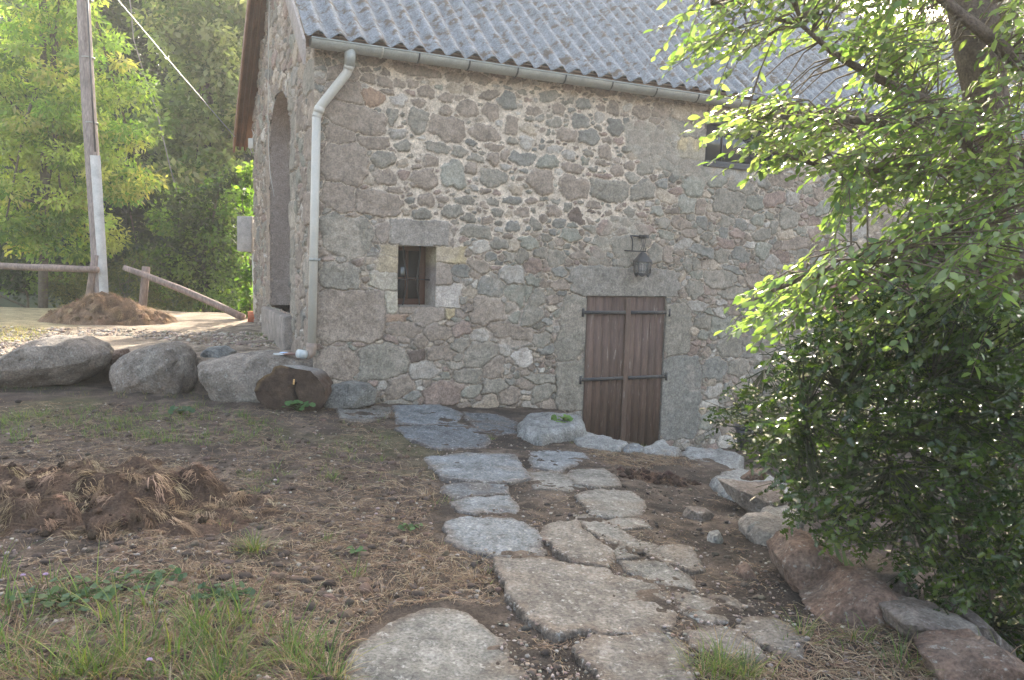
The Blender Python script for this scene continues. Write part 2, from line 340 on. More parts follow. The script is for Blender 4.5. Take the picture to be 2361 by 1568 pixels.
def slab(name, poly, top, thick, tone, label, cat, group, step=None, edge=.024, zflat=None, seed=0, rough=.008, dirt=.5, mat='slab'):
    P = A(poly); lo = P.min(0) - .03; hi = P.max(0) + .03
    if step is None: step = .011 if P[:, 1].mean() < 5 else .017
    xs = np.arange(lo[0], hi[0] + step, step); ys = np.arange(lo[1], hi[1] + step, step)
    X, Y = np.meshgrid(xs, ys)
    wx = .035 * fbm(X * 9, Y * 9, 0, seed, 4, .65); wy = .035 * fbm(X * 9, Y * 9, 0, seed + 7, 4, .65)
    S = sdf(X + wx, Y + wy, poly)
    keep = S > -step * 1.3
    t = np.clip(S / edge, 0, 1); prof = np.sqrt(np.clip(1 - (1 - t) ** 2, 0, 1))
    base = (h(X, Y, False) if zflat is None else zflat + 0 * X)
    lay = .5 * fbm(X * 3, Y * 7, 0, seed + 3, 4) + .5 * fbm(X * 25, Y * 25, 0, seed + 4, 3)
    step_ = np.floor(fbm(X * 2.2, Y * 3, 0, seed + 9, 3) * 4) / 4
    Z = base - .008 + (top + .008) * prof + rough * lay * 2.0 + rough * 1.6 * step_ + .012 * (X - X.mean()) * vn(seed * 1.7, .3, 0, 1) * 4
    Z = np.where(S < 0, base - thick, Z)
    kf = keep[:-1, :-1] & keep[1:, :-1] & keep[:-1, 1:] & keep[1:, 1:]
    F = gridF(len(xs), len(ys), kf)
    V = np.stack([X, Y, Z], -1).reshape(-1, 3)
    c0 = A(TONE[tone]); v = fbm(X * 5, Y * 5, 0, seed + 5, 4)[..., None]; v2 = fbm(X * 30, Y * 9, 0, seed + 6, 3)[..., None]
    C = c0 * .9 * (1 + .45 * v + .35 * v2)
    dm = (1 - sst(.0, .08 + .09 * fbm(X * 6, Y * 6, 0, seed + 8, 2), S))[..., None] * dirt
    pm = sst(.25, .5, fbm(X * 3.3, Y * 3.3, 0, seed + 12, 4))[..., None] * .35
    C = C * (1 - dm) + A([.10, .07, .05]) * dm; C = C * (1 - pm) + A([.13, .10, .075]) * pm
    V, F, C = compact(V, F, np.clip(C, .01, 1).reshape(-1, 3))
    return tag(mk(name, V, F, MT[mat], col=C, smooth=True), label, cat, group)
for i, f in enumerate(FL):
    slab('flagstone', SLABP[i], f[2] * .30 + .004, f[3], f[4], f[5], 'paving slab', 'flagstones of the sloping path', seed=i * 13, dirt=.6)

# edging stones between the path and the sunken yard by the door
ED = [
 (RF, [(980,150),(1040,112),(1150,115),(1310,150),(1325,195),(1200,212),(1100,222),(1010,195)], .17, .35, 'p', .09, 'pale rough boulder at the door jamb, behind the small green plant'),
 (RF, [(1255,245),(1310,222),(1420,255),(1560,297),(1500,316),(1320,302)], .06, .7, 'p', .05, 'long pale edging stone covering the lower left corner of the door'),
 (RF, [(1545,297),(1600,289),(1640,302),(1635,318),(1560,320)], .07, .7, 'b', .04, 'small rounded grey edging stone in front of the door'),
 (RF, [(1640,308),(1750,301),(1840,332),(1790,345),(1660,330)], .06, .7, 'p', .05, 'pale flat edging stone right of the small rounded one'),
 (RF, [(1790,348),(1900,335),(2050,368),(2170,410),(2100,435),(1930,385)], .06, .7, 'p', .05, 'long pale edging stone at the bend, below the right door jamb'),
 (R5, [(290,225),(340,205),(450,190),(620,230),(760,272),(800,330),(620,330),(440,300),(340,275)], .13, .8, 'p', .07, 'large square edging block with light top and deep front face'),
 (R5, [(605,440),(640,405),(760,400),(850,440),(770,470),(610,470)], .12, .8, 'g', .06, 'grey-green edging stone half under the holly leaves'),
 (R5, [(515,520),(560,500),(620,478),(780,478),(790,520),(600,535)], .13, .8, 'g', .05, 'thin layered edging stone on top of a broad brown one'),
]
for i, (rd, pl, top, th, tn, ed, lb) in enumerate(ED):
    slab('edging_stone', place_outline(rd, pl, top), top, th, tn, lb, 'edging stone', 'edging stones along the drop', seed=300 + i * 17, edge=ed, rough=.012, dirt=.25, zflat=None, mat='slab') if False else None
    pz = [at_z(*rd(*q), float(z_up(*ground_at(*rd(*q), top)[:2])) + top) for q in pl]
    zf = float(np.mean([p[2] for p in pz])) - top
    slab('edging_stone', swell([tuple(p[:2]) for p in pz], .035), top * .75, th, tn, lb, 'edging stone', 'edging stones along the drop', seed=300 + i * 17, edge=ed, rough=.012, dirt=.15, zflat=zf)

# ------------------------------------------------------------------ boulders
def blob(name, outline, Y, D, tone, label, cat, group=None, sub=5, q=.72, amp=.11, seed=0, facets=5, rd=RP, mat='rock', dirtz=None, parent=None, tiltback=0):
    P = A([at_y(*rd(*p), Y) for p in outline]); c = A([(P[:, 0].max() + P[:, 0].min()) / 2, Y, (P[:, 2].max() + P[:, 2].min()) / 2])
    px = P[:, 0] - c[0]; pz = P[:, 2] - c[2]
    V, F = ico(sub); n = len(px); s = np.sqrt(V[:, 0] ** 2 + V[:, 2] ** 2) + 1e-9; dx = V[:, 0] / s; dz = V[:, 2] / s
    r = np.zeros(len(V))
    for i in range(n):
        x0, z0, x1, z1 = px[i], pz[i], px[(i + 1) % n], pz[(i + 1) % n]
        ex, ez = x1 - x0, z1 - z0; den = dx * ez - dz * ex; den = np.where(abs(den) < 1e-12, 1e-12, den)
        t = (x0 * ez - z0 * ex) / den; uu = (x0 * dz - z0 * dx) / den
        uu = np.where(abs(ez) + abs(ex) > 0, uu, 9)
        r = np.where((t > 0) & (uu >= -1e-6) & (uu <= 1 + 1e-6), np.maximum(r, t), r)
    L = s ** q; dep = np.sign(V[:, 1]) * np.abs(V[:, 1]) ** .8 * D
    R0 = r.mean(); Q = np.stack([dx * r * L, dep, dz * r * L], 1)
    rg = np.random.default_rng(seed + 5)
    for k in range(facets):
        nn = rg.normal(size=3); nn[1] = -abs(nn[1]) * 1.3 - .4; nn /= np.linalg.norm(nn)
        e = Q @ nn; lim = e.max() * rg.uniform(.66, .85); Q = Q - np.maximum(0, e - lim)[:, None] * nn * .85
    nz_ = fbm(Q[:, 0] * 2.2 / R0 * .5 + seed, Q[:, 1] * 2.2 / R0 * .5, Q[:, 2] * 2.2 / R0 * .5, seed, 5, .55)
    nf = fbm(Q[:, 0] * 22, Q[:, 1] * 22, Q[:, 2] * 22, seed + 3, 3)
    nm = fbm(Q[:, 0] * 6 + seed, Q[:, 1] * 6, Q[:, 2] * 6, seed + 2, 4, .6); nm = nm * .6 + (.5 - np.abs(nm)) * .4
    Q = Q * (1 + amp * nz_)[:, None] + V * (.009 * nf + min(.05, R0 * .12) * nm)[:, None]
    Q[:, 1] += tiltback * Q[:, 2]
    c0 = A(TONE[tone]); W = Q + c
    pm_ = sst(.0, .35, fbm(W[:, 0] * 3.2, W[:, 1] * 3.2, W[:, 2] * 3.2, seed + 15, 4))[:, None] * .5; c0 = c0 * (1 - pm_) + A([.27, .25, .22]) * pm_ if tone in 'lpm' else c0 * (1 - pm_ * .6) + A([.17, .15, .13]) * pm_ * .6
    C = c0 * (1 + .5 * fbm(W[:, 0] * 4, W[:, 1] * 4, W[:, 2] * 4, seed + 9, 4)[:, None]) * (1 + .3 * fbm(W[:, 0] * 18, W[:, 1] * 18, W[:, 2] * 18, seed + 11, 3))[:, None]
    if dirtz: 
        m = (1 - sst(dirtz[0], dirtz[1], W[:, 2] + .05 * fbm(W[:, 0] * 5, W[:, 1] * 5, W[:, 2] * 5, 3, 2)))[:, None] * .6
        C = C * (1 - m) + A([.12, .078, .055]) * m
    o = mk(name, W, F, MT[mat], parent, col=np.clip(C, .01, 1), smooth=True)
    return tag(o, label, cat, group) if not parent else o
GB = 'boulders edging the left terrace'
blob('boulder', [R4(*p) for p in [(-260,1420),(-100,1380),(0,1370),(180,1290),(330,1205),(480,1190),(640,1205),(760,1250),(815,1310),(790,1400),(700,1470),(600,1530),(300,1560),(0,1560),(-260,1560)]], 9.2, .6, 'l', 'longest boulder of the row, at the left edge with sun on its back', 'boulder', GB, seed=1, dirtz=(0.0, .4), facets=3)
blob('boulder', [R4(*p) for p in [(890,1400),(960,1320),(1130,1270),(1270,1230),(1380,1260),(1440,1330),(1455,1460),(1465,1568),(1420,1650),(1100,1670),(930,1600),(885,1480)]], 9.15, .5, 'l', 'rounded boulder with a peaked top, between the longest one and the flat-topped one', 'boulder', GB, seed=2, dirtz=(-.05, .35), facets=3)
blob('boulder', [(440,885),(470,832),(545,818),(620,812),(690,822),(733,838),(736,880),(715,930),(590,935),(500,925),(450,905)], 8.95, .45, 'l', 'long flat-topped boulder behind the sawn log', 'boulder', GB, seed=3, q=.5, facets=3)
blob('boulder', [R4(*p) for p in [(1550,1310),(1600,1268),(1700,1262),(1775,1300),(1770,1350),(1600,1400),(1545,1370)]], 9.7, .3, 'p', 'small pale rock resting above the gap between two boulders', 'boulder', GB, sub=4, seed=4)
blob('boulder', [R4(*p) for p in [(840,1330),(880,1290),(950,1282),(960,1320),(930,1380),(850,1400)]], 9.4, .18, 'r', 'small rusty brown stone wedged between the first two boulders', 'boulder', GB, sub=4, seed=5)
blob('boulder', [(748,905),(765,888),(800,882),(845,886),(865,900),(862,930),(800,945),(752,940)], 8.75, .28, 'g', 'smooth grey rock at the wall foot right of the log', 'boulder', None, sub=4, seed=6)
GR = 'big stones edging the path on the right'
R5l = lambda L: [R5(*p) for p in L]
blob('boulder', R5l([(480,600),(540,545),(720,535),(820,590),(840,660),(760,740),(620,760),(510,720)]), 5.0, .35, 'm', 'broad brown-grey rock under the thin layered edging stone', 'boulder', GR, seed=11, facets=2, amp=.16, dirtz=(-.5, -.1))
blob('boulder', R5l([(330,290),(440,300),(620,320),(760,300),(800,360),(700,450),(560,500),(470,450),(380,370)]), 5.75, .25, 'm', 'brown front block below the large square edging stone', 'boulder', GR, seed=12, q=.55)
blob('boulder', R5l([(670,740),(760,655),(850,635),(960,665),(1080,770),(1160,870),(1130,940),(1000,1010),(900,990),(780,960),(710,870)]), 4.15, .3, 'r', 'reddish brown rounded boulder, largest on the right of the path', 'boulder', GR, seed=13, facets=2, amp=.16, dirtz=(-.25, .0))
blob('boulder', R5l([(870,1085),(1000,1040),(1100,960),(1190,908),(1330,908),(1440,990),(1520,1080),(1500,1150),(1380,1210),(1260,1260),(1080,1210),(980,1150)]), 3.75, .3, 'r', 'pointed grey-brown boulder with an overhanging lower left corner', 'boulder', GR, seed=14, facets=2, amp=.15, dirtz=(-.4, .1))
blob('boulder', R5l([(1430,1140),(1520,1120),(1700,1145),(1900,1185),(1995,1310),(1990,1380),(1800,1400),(1600,1380),(1450,1240)]), 3.45, .3, 'm', 'low flat boulder right of the pointed one, grass in front', 'boulder', GR, seed=15, q=.62, amp=.2, facets=8)
blob('boulder', R5l([(1680,1430),(1900,1375),(2100,1352),(2200,1415),(2293,1480),(2450,1620),(2300,1720),(1800,1700)]), 3.05, .3, 'r', 'pinkish boulder in the bottom right corner of the photo', 'boulder', GR, seed=16, q=.62, amp=.2, facets=8)
blob('boulder', R5l([(1150,860),(1250,790),(1400,780),(1500,850),(1575,960),(1560,1060),(1500,1110),(1300,1100),(1180,1000)]), 4.3, .35, 'm', 'ribbed grey rock low in the yard under the holly', 'boulder', None, seed=17, amp=.1)
blob('boulder', R5l([(1880,1130),(1960,1120),(2060,1230),(2150,1300),(2150,1380),(2000,1400),(1900,1300)]), 3.6, .3, 'm', 'streaked grey rock low behind the bottom right boulders', 'boulder', None, seed=18, amp=.1)
GL = 'loose stones lying on the path'
blob('loose_stone', R5l([(80,500),(120,450),(230,460),(285,500),(270,550),(190,572),(100,545)]), 5.35, .1, 'm', 'loose grey-brown stone lying alone near the edging block', 'stone', GL, sub=4, seed=21)
blob('loose_stone', R5l([(228,690),(265,620),(320,603),(342,660),(290,732),(238,712)]), 4.75, .08, 'p', 'pale upright pointed stone between two ragged slabs', 'stone', GL, sub=4, seed=22)
blob('loose_stone', R5l([(415,880),(460,820),(500,812),(555,890),(520,915),(430,917)]), 4.2, .07, 'r', 'small pinkish triangular stone on dark earth', 'stone', GL, sub=4, seed=23)
blob('loose_stone', R5l([(460,266),(520,216),(600,200),(632,236),(604,266)]), 6.0, .08, 'r', 'brown stone lying on top of the large edging block', 'stone', GL, sub=4, seed=24)

# ------------------------------------------------------------------ ground sheet
def axis(lo, hi, step, farlo, farhi):
    c = list(np.arange(lo, hi, step)); s = step; x = lo; L = []
    while x > farlo: s *= 1.18; x -= s; L.append(x)
    s = step; x = c[-1]; Rr = []
    while x < farhi: s *= 1.18; x += s; Rr.append(x)
    return A(L[::-1] + c + Rr)
gx = axis(-4.2, 4.6, .021, -320, 320)
_y = [1.2]
while _y[-1] < 16: _y.append(_y[-1] + max(.015, .0042 * _y[-1]))
s_ = .07
_b = []
y_ = 1.2
while y_ > -60: s_ *= 1.3; y_ -= s_; _b.append(y_)
s_ = .07
while _y[-1] < 420: s_ *= 1.12; _y.append(_y[-1] + s_)
gy = A(_b[::-1] + _y)
GX, GY = np.meshgrid(gx, gy); GZ = h(GX, GY)
near = (GX > -8) & (GX < 5) & (GY > 1) & (GY < 16)
GZ += near * .006 * fbm(GX * 40, GY * 40, 0, 31, 2)
px_, py_ = proj(np.stack([GX, GY, GZ], -1).reshape(-1, 3)); px_ = px_.reshape(GX.shape); py_ = py_.reshape(GX.shape)
n1 = fbm(GX * 2.5, GY * 2.5, 0, 40, 4)[..., None]; n2 = fbm(GX * 11, GY * 11, 0, 41, 4)[..., None]; n3 = fbm(GX * 1.1, GY * 1.1, 0, 44, 3)[..., None]
soil = A([.078, .060, .049]) * (1 + .35 * n1 + .4 * n2)
tan_ = A([.15, .115, .088]); blk = A([.035, .030, .027]); grn = A([.075, .085, .035])
m = sst(.05, .45, n2 + .4 * n1); C = soil * (1 - .55 * m) + tan_ * .55 * m; m = sst(.2, .45, n1 - .3 * n2) * .6; C = C * (1 - m) + blk * m
pathm = (sst(-.9, -.3, GX) * (GY < 9.5) * (GX < 3))[..., None]
C = C * (1 - pathm * .25) + A([.085, .072, .06]) * pathm * .25 * (1 + .5 * n2); m = pathm * sst(-.1, .3, -n1) * .8; C = C * (1 - m) + blk * m
m = ((1 - pathm) * sst(.1, .5, n3) * (GY > 6)[..., None] * (GY < 16)[..., None]) * .4; C = C * (1 - m) + grn * m
ter = (sdf(GX, GY, TERR) > 0)[..., None]
gravc = A([.25, .20, .155]) * (1 + .7 * n2 + .4 * n1); m = ter * sst(11.0, 9.2, GX * -1 * 0 + GY * 0 + 10 + 0 * GX)[..., None]
C = np.where(ter, gravc, C)
dg = ter * sst(-6.2, -7.2, GX)[..., None] * .7; C = C * (1 - dg) + A([.34, .28, .15]) * dg
fg = (GY > 17)[..., None]; C = np.where(fg, A([.04, .05, .022]) * (1 + .4 * n1), C)
V = np.stack([GX, GY, GZ], -1).reshape(-1, 3)
tag(mk('ground', V, gridF(len(gx), len(gy)), MT['soil'], origin=(0, 0, 0), col=np.clip(C, .01, 1).reshape(-1, 3), smooth=True), kind='structure')
# ------------------------------------------------------------------ the stone barn
barn = thing('stone_barn', wpt(0, -.9), 'long rubble stone barn with a corrugated roof and brown plank door', 'barn')
CM = {'m': (.245, .198, .162), 'g': (.22, .198, .165), 'gb': (.19, .182, .163), 'gg': (.23, .222, .185), 'gl': (.26, .248, .21), 'l': (.36, .325, .285), 't': (.36, .295, .23),
      'o': (.29, .195, .14), 'och': (.39, .31, .195), 'ot': (.37, .33, .26), 'mr': (.25, .185, .155), 'L': (.225, .205, .18), 'db': (.13, .10, .085), 'lt': (.42, .375, .335)}
ST = []                 # (u, z, half u, half z, rotation, power, colour, relief)
def stones(rd, rows):
    for r in rows:
        cx, cy, hw, hh, rot, c = r[:6]; pw = r[6] if len(r) > 6 else 2.5; rel = r[7] if len(r) > 7 else 1
        u, z = wall_uz(*rd(cx, cy)); u2, z2 = wall_uz(*rd(cx + hw, cy)); u3, z3 = wall_uz(*rd(cx, cy - hh))
        ST.append((u, z, abs(u2 - u), abs(z3 - z), -radians(rot), pw, CM[c], rel))
stones(RB, [(350,260,200,130,8,'m'),(70,185,110,130,0,'g'),(730,300,150,95,8,'m',2,.8),(1005,225,65,90,5,'m',4),(250,450,120,55,5,'g',4),(475,500,95,52,12,'g'),(640,565,100,42,5,'g'),(60,450,60,60,40,'m'),(180,585,90,65,10,'m'),
 (420,730,120,140,-5,'gl',3.5),(590,660,62,60,0,'m'),(825,565,70,70,0,'m',2,1.5),(940,525,50,62,20,'m'),(1115,560,120,65,5,'gb',3),(1370,605,110,72,0,'gg',2.6,1.5),(1010,385,50,42,0,'g',2,1.3),(830,450,95,32,5,'m'),(1150,400,70,70,20,'l'),
 (1565,325,115,70,8,'m'),(1780,350,110,85,0,'gb'),(1440,205,80,45,-10,'g'),(1700,185,95,70,0,'gb'),(1290,160,52,45,0,'g'),(555,60,100,90,0,'m'),(790,90,80,85,0,'m'),(330,85,70,45,8,'m'),(145,65,25,30,0,'t'),(225,38,45,30,0,'m'),
 (820,760,140,90,0,'g'),(1300,790,130,140,10,'m'),(1640,860,150,125,0,'m',3),(1620,660,110,50,5,'m'),(1050,880,65,55,25,'t'),(110,770,140,110,-8,'m'),(530,990,105,42,5,'g'),(815,1000,62,38,0,'g'),(720,1030,50,32,5,'m'),
 (1010,985,95,42,-3,'gb'),(1200,990,65,38,0,'m'),(400,1100,120,65,-10,'g'),(865,1110,62,50,0,'g'),(1115,1105,80,50,5,'m'),(1430,1090,75,65,0,'m'),(1570,1060,45,45,0,'g'),(660,1305,135,75,3,'g',3,1.3),(1010,1255,75,50,-15,'gb'),
 (1170,1415,88,62,-5,'gg',2.5,1.4),(1600,1340,95,55,5,'gg',2.5,1.4),(890,1430,75,55,10,'g'),(1250,1235,60,50,30,'g'),(1740,1150,110,70,8,'m'),(1700,1490,90,70,0,'g'),(415,1370,52,75,0,'m',4),(1480,70,60,55,0,'m'),(1230,85,75,48,0,'m')])
stones(RCc, [(815,760,180,95,3,'g',3.5),(1100,760,110,90,-15,'g'),(1010,650,65,48,20,'g'),(875,585,60,55,30,'m'),(1120,570,80,48,-10,'g'),(985,550,50,38,0,'m'),(1220,300,70,55,0,'mr'),(1340,210,42,52,0,'t',3,.5),(1530,400,118,84,3,'och',5,.8),
 (1440,80,75,62,0,'t',5,.8),(1262,65,75,60,0,'m',5,.8),(1590,80,70,60,0,'t',5,.7),(1080,80,80,55,5,'m'),(980,40,50,42,0,'l'),(1540,730,90,90,0,'gg'),(1850,850,130,100,0,'g',4),(1960,730,105,60,0,'g'),(1490,880,70,70,0,'gl',4),(1600,900,50,70,0,'m'),
 (1225,940,60,38,3,'gl',2.3,1.4),(1095,970,42,22,-5,'mr'),(985,945,52,48,0,'g'),(575,980,115,65,5,'db',2.6,.6),(1270,1035,65,42,0,'g'),(1430,1045,75,55,15,'m'),(1615,1030,52,45,15,'gb',2.2,1.3),(1955,1050,50,42,0,'gb'),(1830,1035,55,42,0,'g'),
 (1650,1165,48,38,0,'g',2,1.4),(560,1285,78,72,0,'m',3),(350,1350,75,70,0,'g'),(1205,1310,52,90,3,'g'),(1318,1320,38,78,0,'m'),(1615,1285,105,42,12,'gb'),(1790,1335,55,60,0,'g'),(1965,1320,70,58,25,'gb'),(2130,1140,80,45,-8,'g'),
 (1830,1215,75,38,5,'mr'),(1500,1400,38,60,0,'g'),(1560,1395,38,52,0,'g'),(1890,1450,75,32,20,'gb'),(755,640,75,28,5,'mr')])
stones(RP, [(1442,652,120,34,1,'L',7,.9)])
stones(RD, [(500,900,82,200,6,'g',3.2,.9),(490,1245,80,150,0,'g',6,.9),(1138,915,78,155,0,'g',4.5,.9),(1162,1320,113,255,0,'gb',5,.9),(225,770,110,115,0,'g',3),(135,930,130,70,5,'m'),(200,1080,55,58,-30,'lt',2.3,1.5),(1370,1145,75,65,0,'gb'),
 (1510,1140,65,50,0,'g'),(1625,1160,38,25,10,'gb'),(1460,1010,70,65,0,'g'),(1290,860,50,42,0,'g'),(1245,660,52,50,0,'g'),(1400,600,90,55,0,'g'),(435,640,50,28,0,'m'),(320,1290,70,45,-25,'g'),(120,1310,60,50,0,'m'),(300,1205,70,30,10,'g'),
 (25,1130,60,80,0,'m'),(1550,1270,55,52,0,'g'),(30,1250,70,50,0,'g')])
stones(R2, [(1075,740,90,52,8,'o',2.4,1.3),(1270,765,55,45,0,'lt'),(1215,890,48,62,0,'g'),(1070,1085,120,52,-5,'m'),(1150,1215,85,75,0,'g',2,1.3),(850,700,130,85,0,'m',3),(930,890,240,100,12,'m',3),(820,1030,112,55,0,'m',4),(860,1240,165,155,5,'m',3.2),
 (1300,1110,62,40,0,'g'),(1420,1120,45,45,20,'m'),(1160,1350,90,55,5,'m'),(1420,780,55,32,10,'m'),(1160,625,65,42,10,'m'),(1270,635,50,32,0,'m'),(1370,640,48,30,0,'m'),(1045,600,45,35,0,'m'),(1635,750,55,32,0,'m'),(1790,680,40,35,0,'m'),
 (1690,670,55,35,0,'t'),(1400,540,180,45,3,'m'),(1690,590,80,40,0,'m'),(1880,600,90,40,0,'m'),(1240,1445,60,22,0,'m'),(1190,700,50,25,5,'m'),(1540,812,35,22,0,'m'),(830,560,110,60,0,'m',3)])
stones(R3, [(810,125,118,100,0,'m',5),(1110,170,168,92,5,'m',4),(870,420,190,152,5,'g',3.4),(820,730,150,92,5,'g',4),(905,1030,250,192,0,'m',6),(800,1390,150,120,5,'m',3.5),(1150,1380,172,130,-5,'g',3.2),(1425,400,225,92,0,'L',7),
 (1198,530,63,38,0,'och',6),(1180,635,83,60,0,'och',6),(1158,765,96,64,2,'ot',7),(1210,925,40,78,0,'ot',7),(1240,1045,78,35,3,'o',5),(1320,980,60,28,5,'m',3),(1500,1025,115,48,0,'m',4),(1655,1020,32,38,0,'och',3),
 (1655,570,104,62,0,'och',9),(1607,715,60,80,0,'m',6),(1640,880,92,80,0,'lt',9),(1150,390,45,75,0,'m',4),(1685,430,38,60,0,'m',4),(1970,815,100,75,5,'gb',3.2),(1940,990,115,105,0,'m',3),(2220,950,120,150,-10,'gg',3),
 (1740,1255,82,45,0,'g',2.2,1.4),(1290,1130,120,48,5,'m'),(1560,1160,100,55,0,'m'),(2120,1190,140,60,0,'g'),(1900,1330,130,90,0,'g',3),(1580,1310,110,50,0,'m'),(1400,1330,70,45,0,'db'),(1480,150,60,50,0,'m')])
WIN = (.90, 1.36, 1.07, 1.765); DOOR = (3.40, 4.63, -.95, 1.215); HATCH = (5.15, 6.45, 3.0, 3.62); SHUT = (7.47, 9.5, .05, 1.57)
OPEN = [WIN, DOOR, HATCH, SHUT]
def stonefield(U, Z, lst, openings, seed, nrand, umax, zmin, zmax, calm=False):
    """height (m) and colour of a rubble wall over the U, Z grid"""
    us = U[0]; zs = Z[:, 0]; r = np.random.default_rng(seed)
    wu = U + .028 * fbm(U * 8, Z * 8, 0, seed, 3, .6) + .009 * fbm(U * 30, Z * 30, 0, seed + 2, 2)
    wz = Z + .024 * fbm(U * 8, Z * 8, 0, seed + 4, 3, .6) + .009 * fbm(U * 30, Z * 30, 0, seed + 6, 2)
    best = np.full(U.shape, 9.0); hgt = np.zeros(U.shape); col = np.zeros(U.shape + (3,))
    cs = .02; gw = int(umax / cs) + 20; gh = int((zmax - zmin) / cs) + 20; occ = np.zeros((gh, gw), bool)
    for (a, b, c, d) in openings:
        occ[max(0, int((c - zmin) / cs)):int((d - zmin) / cs) + 1, max(0, int(a / cs)):int(b / cs) + 1] = True
    def cells(u, z, a, b, rot, pw, grow):
        R = max(a, b) * 1.25 + grow
        i0, i1 = max(0, int((u - R) / cs)), min(gw, int((u + R) / cs) + 2); j0, j1 = max(0, int((z - R - zmin) / cs)), min(gh, int((z + R - zmin) / cs) + 2)
        if i0 >= i1 or j0 >= j1: return None
        X, Y = np.meshgrid(np.arange(i0, i1) * cs - u, zmin + np.arange(j0, j1) * cs - z)
        x = X * cos(rot) + Y * sin(rot); y = -X * sin(rot) + Y * cos(rot)
        return (slice(j0, j1), slice(i0, i1)), (abs(x) / (a + grow)) ** pw + (abs(y) / (b + grow)) ** pw < 1
    allst = []
    for s in lst:
        c = cells(*s[:6], .0)
        if c is None: continue
        allst.append(s); occ[c[0]] |= c[1]
    pal = [CM[k] for k in ('m', 'm', 'g', 'g', 'gb', 'gg', 'm', 'mr', 'l', 't')]
    sizes = np.concatenate([np.full(int(nrand * f), s) for f, s in ((.02, .17), (.05, .12), (.12, .085), (.2, .058), (.3, .038), (.31, .023))])
    for s in sizes:
        u = r.uniform(-.05, umax); z = r.uniform(zmin, zmax)
        k = 1.0 if u < 2.7 else .86
        a = s * r.uniform(.85, 1.6) * k; b = s * r.uniform(.55, .95) * k; rot = r.normal(0, .22)
        if z > zmax - .35: b *= .7
        pw = r.uniform(2.1, 3.2); gap = .007 if z < 1.6 or u > 3.8 else .012
        c = cells(u, z, a, b, rot, pw, gap)
        if c is None or (occ[c[0]] & c[1]).sum() > .02 * c[1].sum() + .5 * (s < .05): continue
        c2 = cells(u, z, a, b, rot, pw, 0); occ[c2[0]] |= c2[1]
        cc = A(pal[r.integers(len(pal))]) * r.uniform(.8, 1.12)
        allst.append((u, z, a, b, rot, pw, cc, r.uniform(.7, 1.4)))
    du = us[1] - us[0]
    B1 = np.full(U.shape, 9.0); B2 = np.full(U.shape, 9.0); ID = np.full(U.shape, -1); XA = np.zeros(U.shape); YB = np.zeros(U.shape)
    for q, (u, z, a, b, rot, pw, cc, rel) in enumerate(allst):
        R = max(a, b) * 1.3 + .07
        i0, i1 = np.searchsorted(us, (u - R, u + R)); j0, j1 = np.searchsorted(zs, (z - R, z + R))
        if i0 >= i1 or j0 >= j1: continue
        sl_ = (slice(j0, j1), slice(i0, i1)); X = wu[sl_] - u; Y = wz[sl_] - z
        x = X * cos(rot) + Y * sin(rot); y = -X * sin(rot) + Y * cos(rot)
        th = np.arctan2(y / b, x / a); ph = r.uniform(0, 6.28, 3); am = .09 if pw < 4 else .02
        rr = 1 + am * np.sin(2 * th + ph[0]) * .6 + am * np.sin(3 * th + ph[1]) + am * .7 * np.sin(5 * th + ph[2])
        d = (((abs(x) / a) ** pw + (abs(y) / b) ** pw) ** (1 / pw) / rr - 1) * min(a, b)
        c1 = B1[sl_]; better = d < c1
        B2[sl_] = np.where(better, c1, np.minimum(B2[sl_], d)); B1[sl_] = np.where(better, d, c1); ID[sl_] = np.where(better, q, ID[sl_])
        XA[sl_] = np.where(better, x / a, XA[sl_]); YB[sl_] = np.where(better, y / b, YB[sl_])
    PR = r.uniform(-1, 1, (len(allst), 3)); MN = A([min(s[2], s[3]) for s in allst]); RL_ = A([s[7] for s in allst]); CC_ = A([s[6] for s in allst]); PWA = A([s[5] for s in allst])
    zone = sst(1.55, 2.3, Z + .35 * fbm(U * .9, Z * .9, 0, seed + 21, 3)) * (1 - .75 * sst(4.0, 4.8, U)) * sst(.35, .8, U) if not calm else 0 * U
    cob = zone + .35 * (1 - zone) * (Z > 0)
    grow = .030 - .026 * zone + .008 * fbm(U * 6, Z * 6, 0, seed + 22, 3)
    joint = .007 + .007 * zone
    e = np.minimum(grow - B1, (B2 - B1 - joint) * .6); mort = (e < 0) | (ID < 0); ID = np.maximum(ID, 0)
    mn = MN[ID]; pr = PR[ID]; sq = PWA[ID] > 3.9
    wdt = np.where(sq, .012, np.clip(mn * (.25 + .35 * zone), .012, .06)); t = np.clip(e / wdt, 0, 1)
    prof = np.sqrt(np.clip(1 - (1 - t) ** 2, 0, 1))
    rlf = (.010 + np.clip(mn * .11, 0, .014) * (.55 + .75 * zone)) * RL_[ID]
    chip = fbm(U * 11 + pr[..., 0] * 9, Z * 11 + pr[..., 1] * 9, 0, seed + 23, 4, .6)
    hh = rlf * prof + (.006 * pr[..., 2] + .006 * XA * pr[..., 0] + .008 * YB * pr[..., 1] + .010 * chip) * prof
    v = 1 + .26 * fbm(U * 10 + pr[..., 0] * 40, Z * 10, 0, seed + 24, 4) + .30 * fbm(U * 48, Z * 48, 0, seed + 25, 2) * (1 if not calm else .5)
    col = CC_[ID] * v[..., None] * (1 - .22 * (1 - sst(0, .008, e)))[..., None]  # stone rims darkened in the colour to paint shadow along the joints
    flush = sst(.12, .38, fbm(U * 3.1, Z * 3.1, 0, seed + 26, 4)) * (1 - zone) * (Z > -.1) * .55   # mortar smeared over stone
    hi = sst(.9, 2.0, Z + .5 * fbm(U * 1.1, Z * 1.1, 0, seed + 20, 3) + .25 * (U > 2))
    grey = sst(3.6, 4.2, U) * .3
    mc = A([.48, .40, .325]) * (hi * (1 - grey))[..., None] + A([.32, .268, .225]) * (1 - hi * (1 - grey))[..., None]
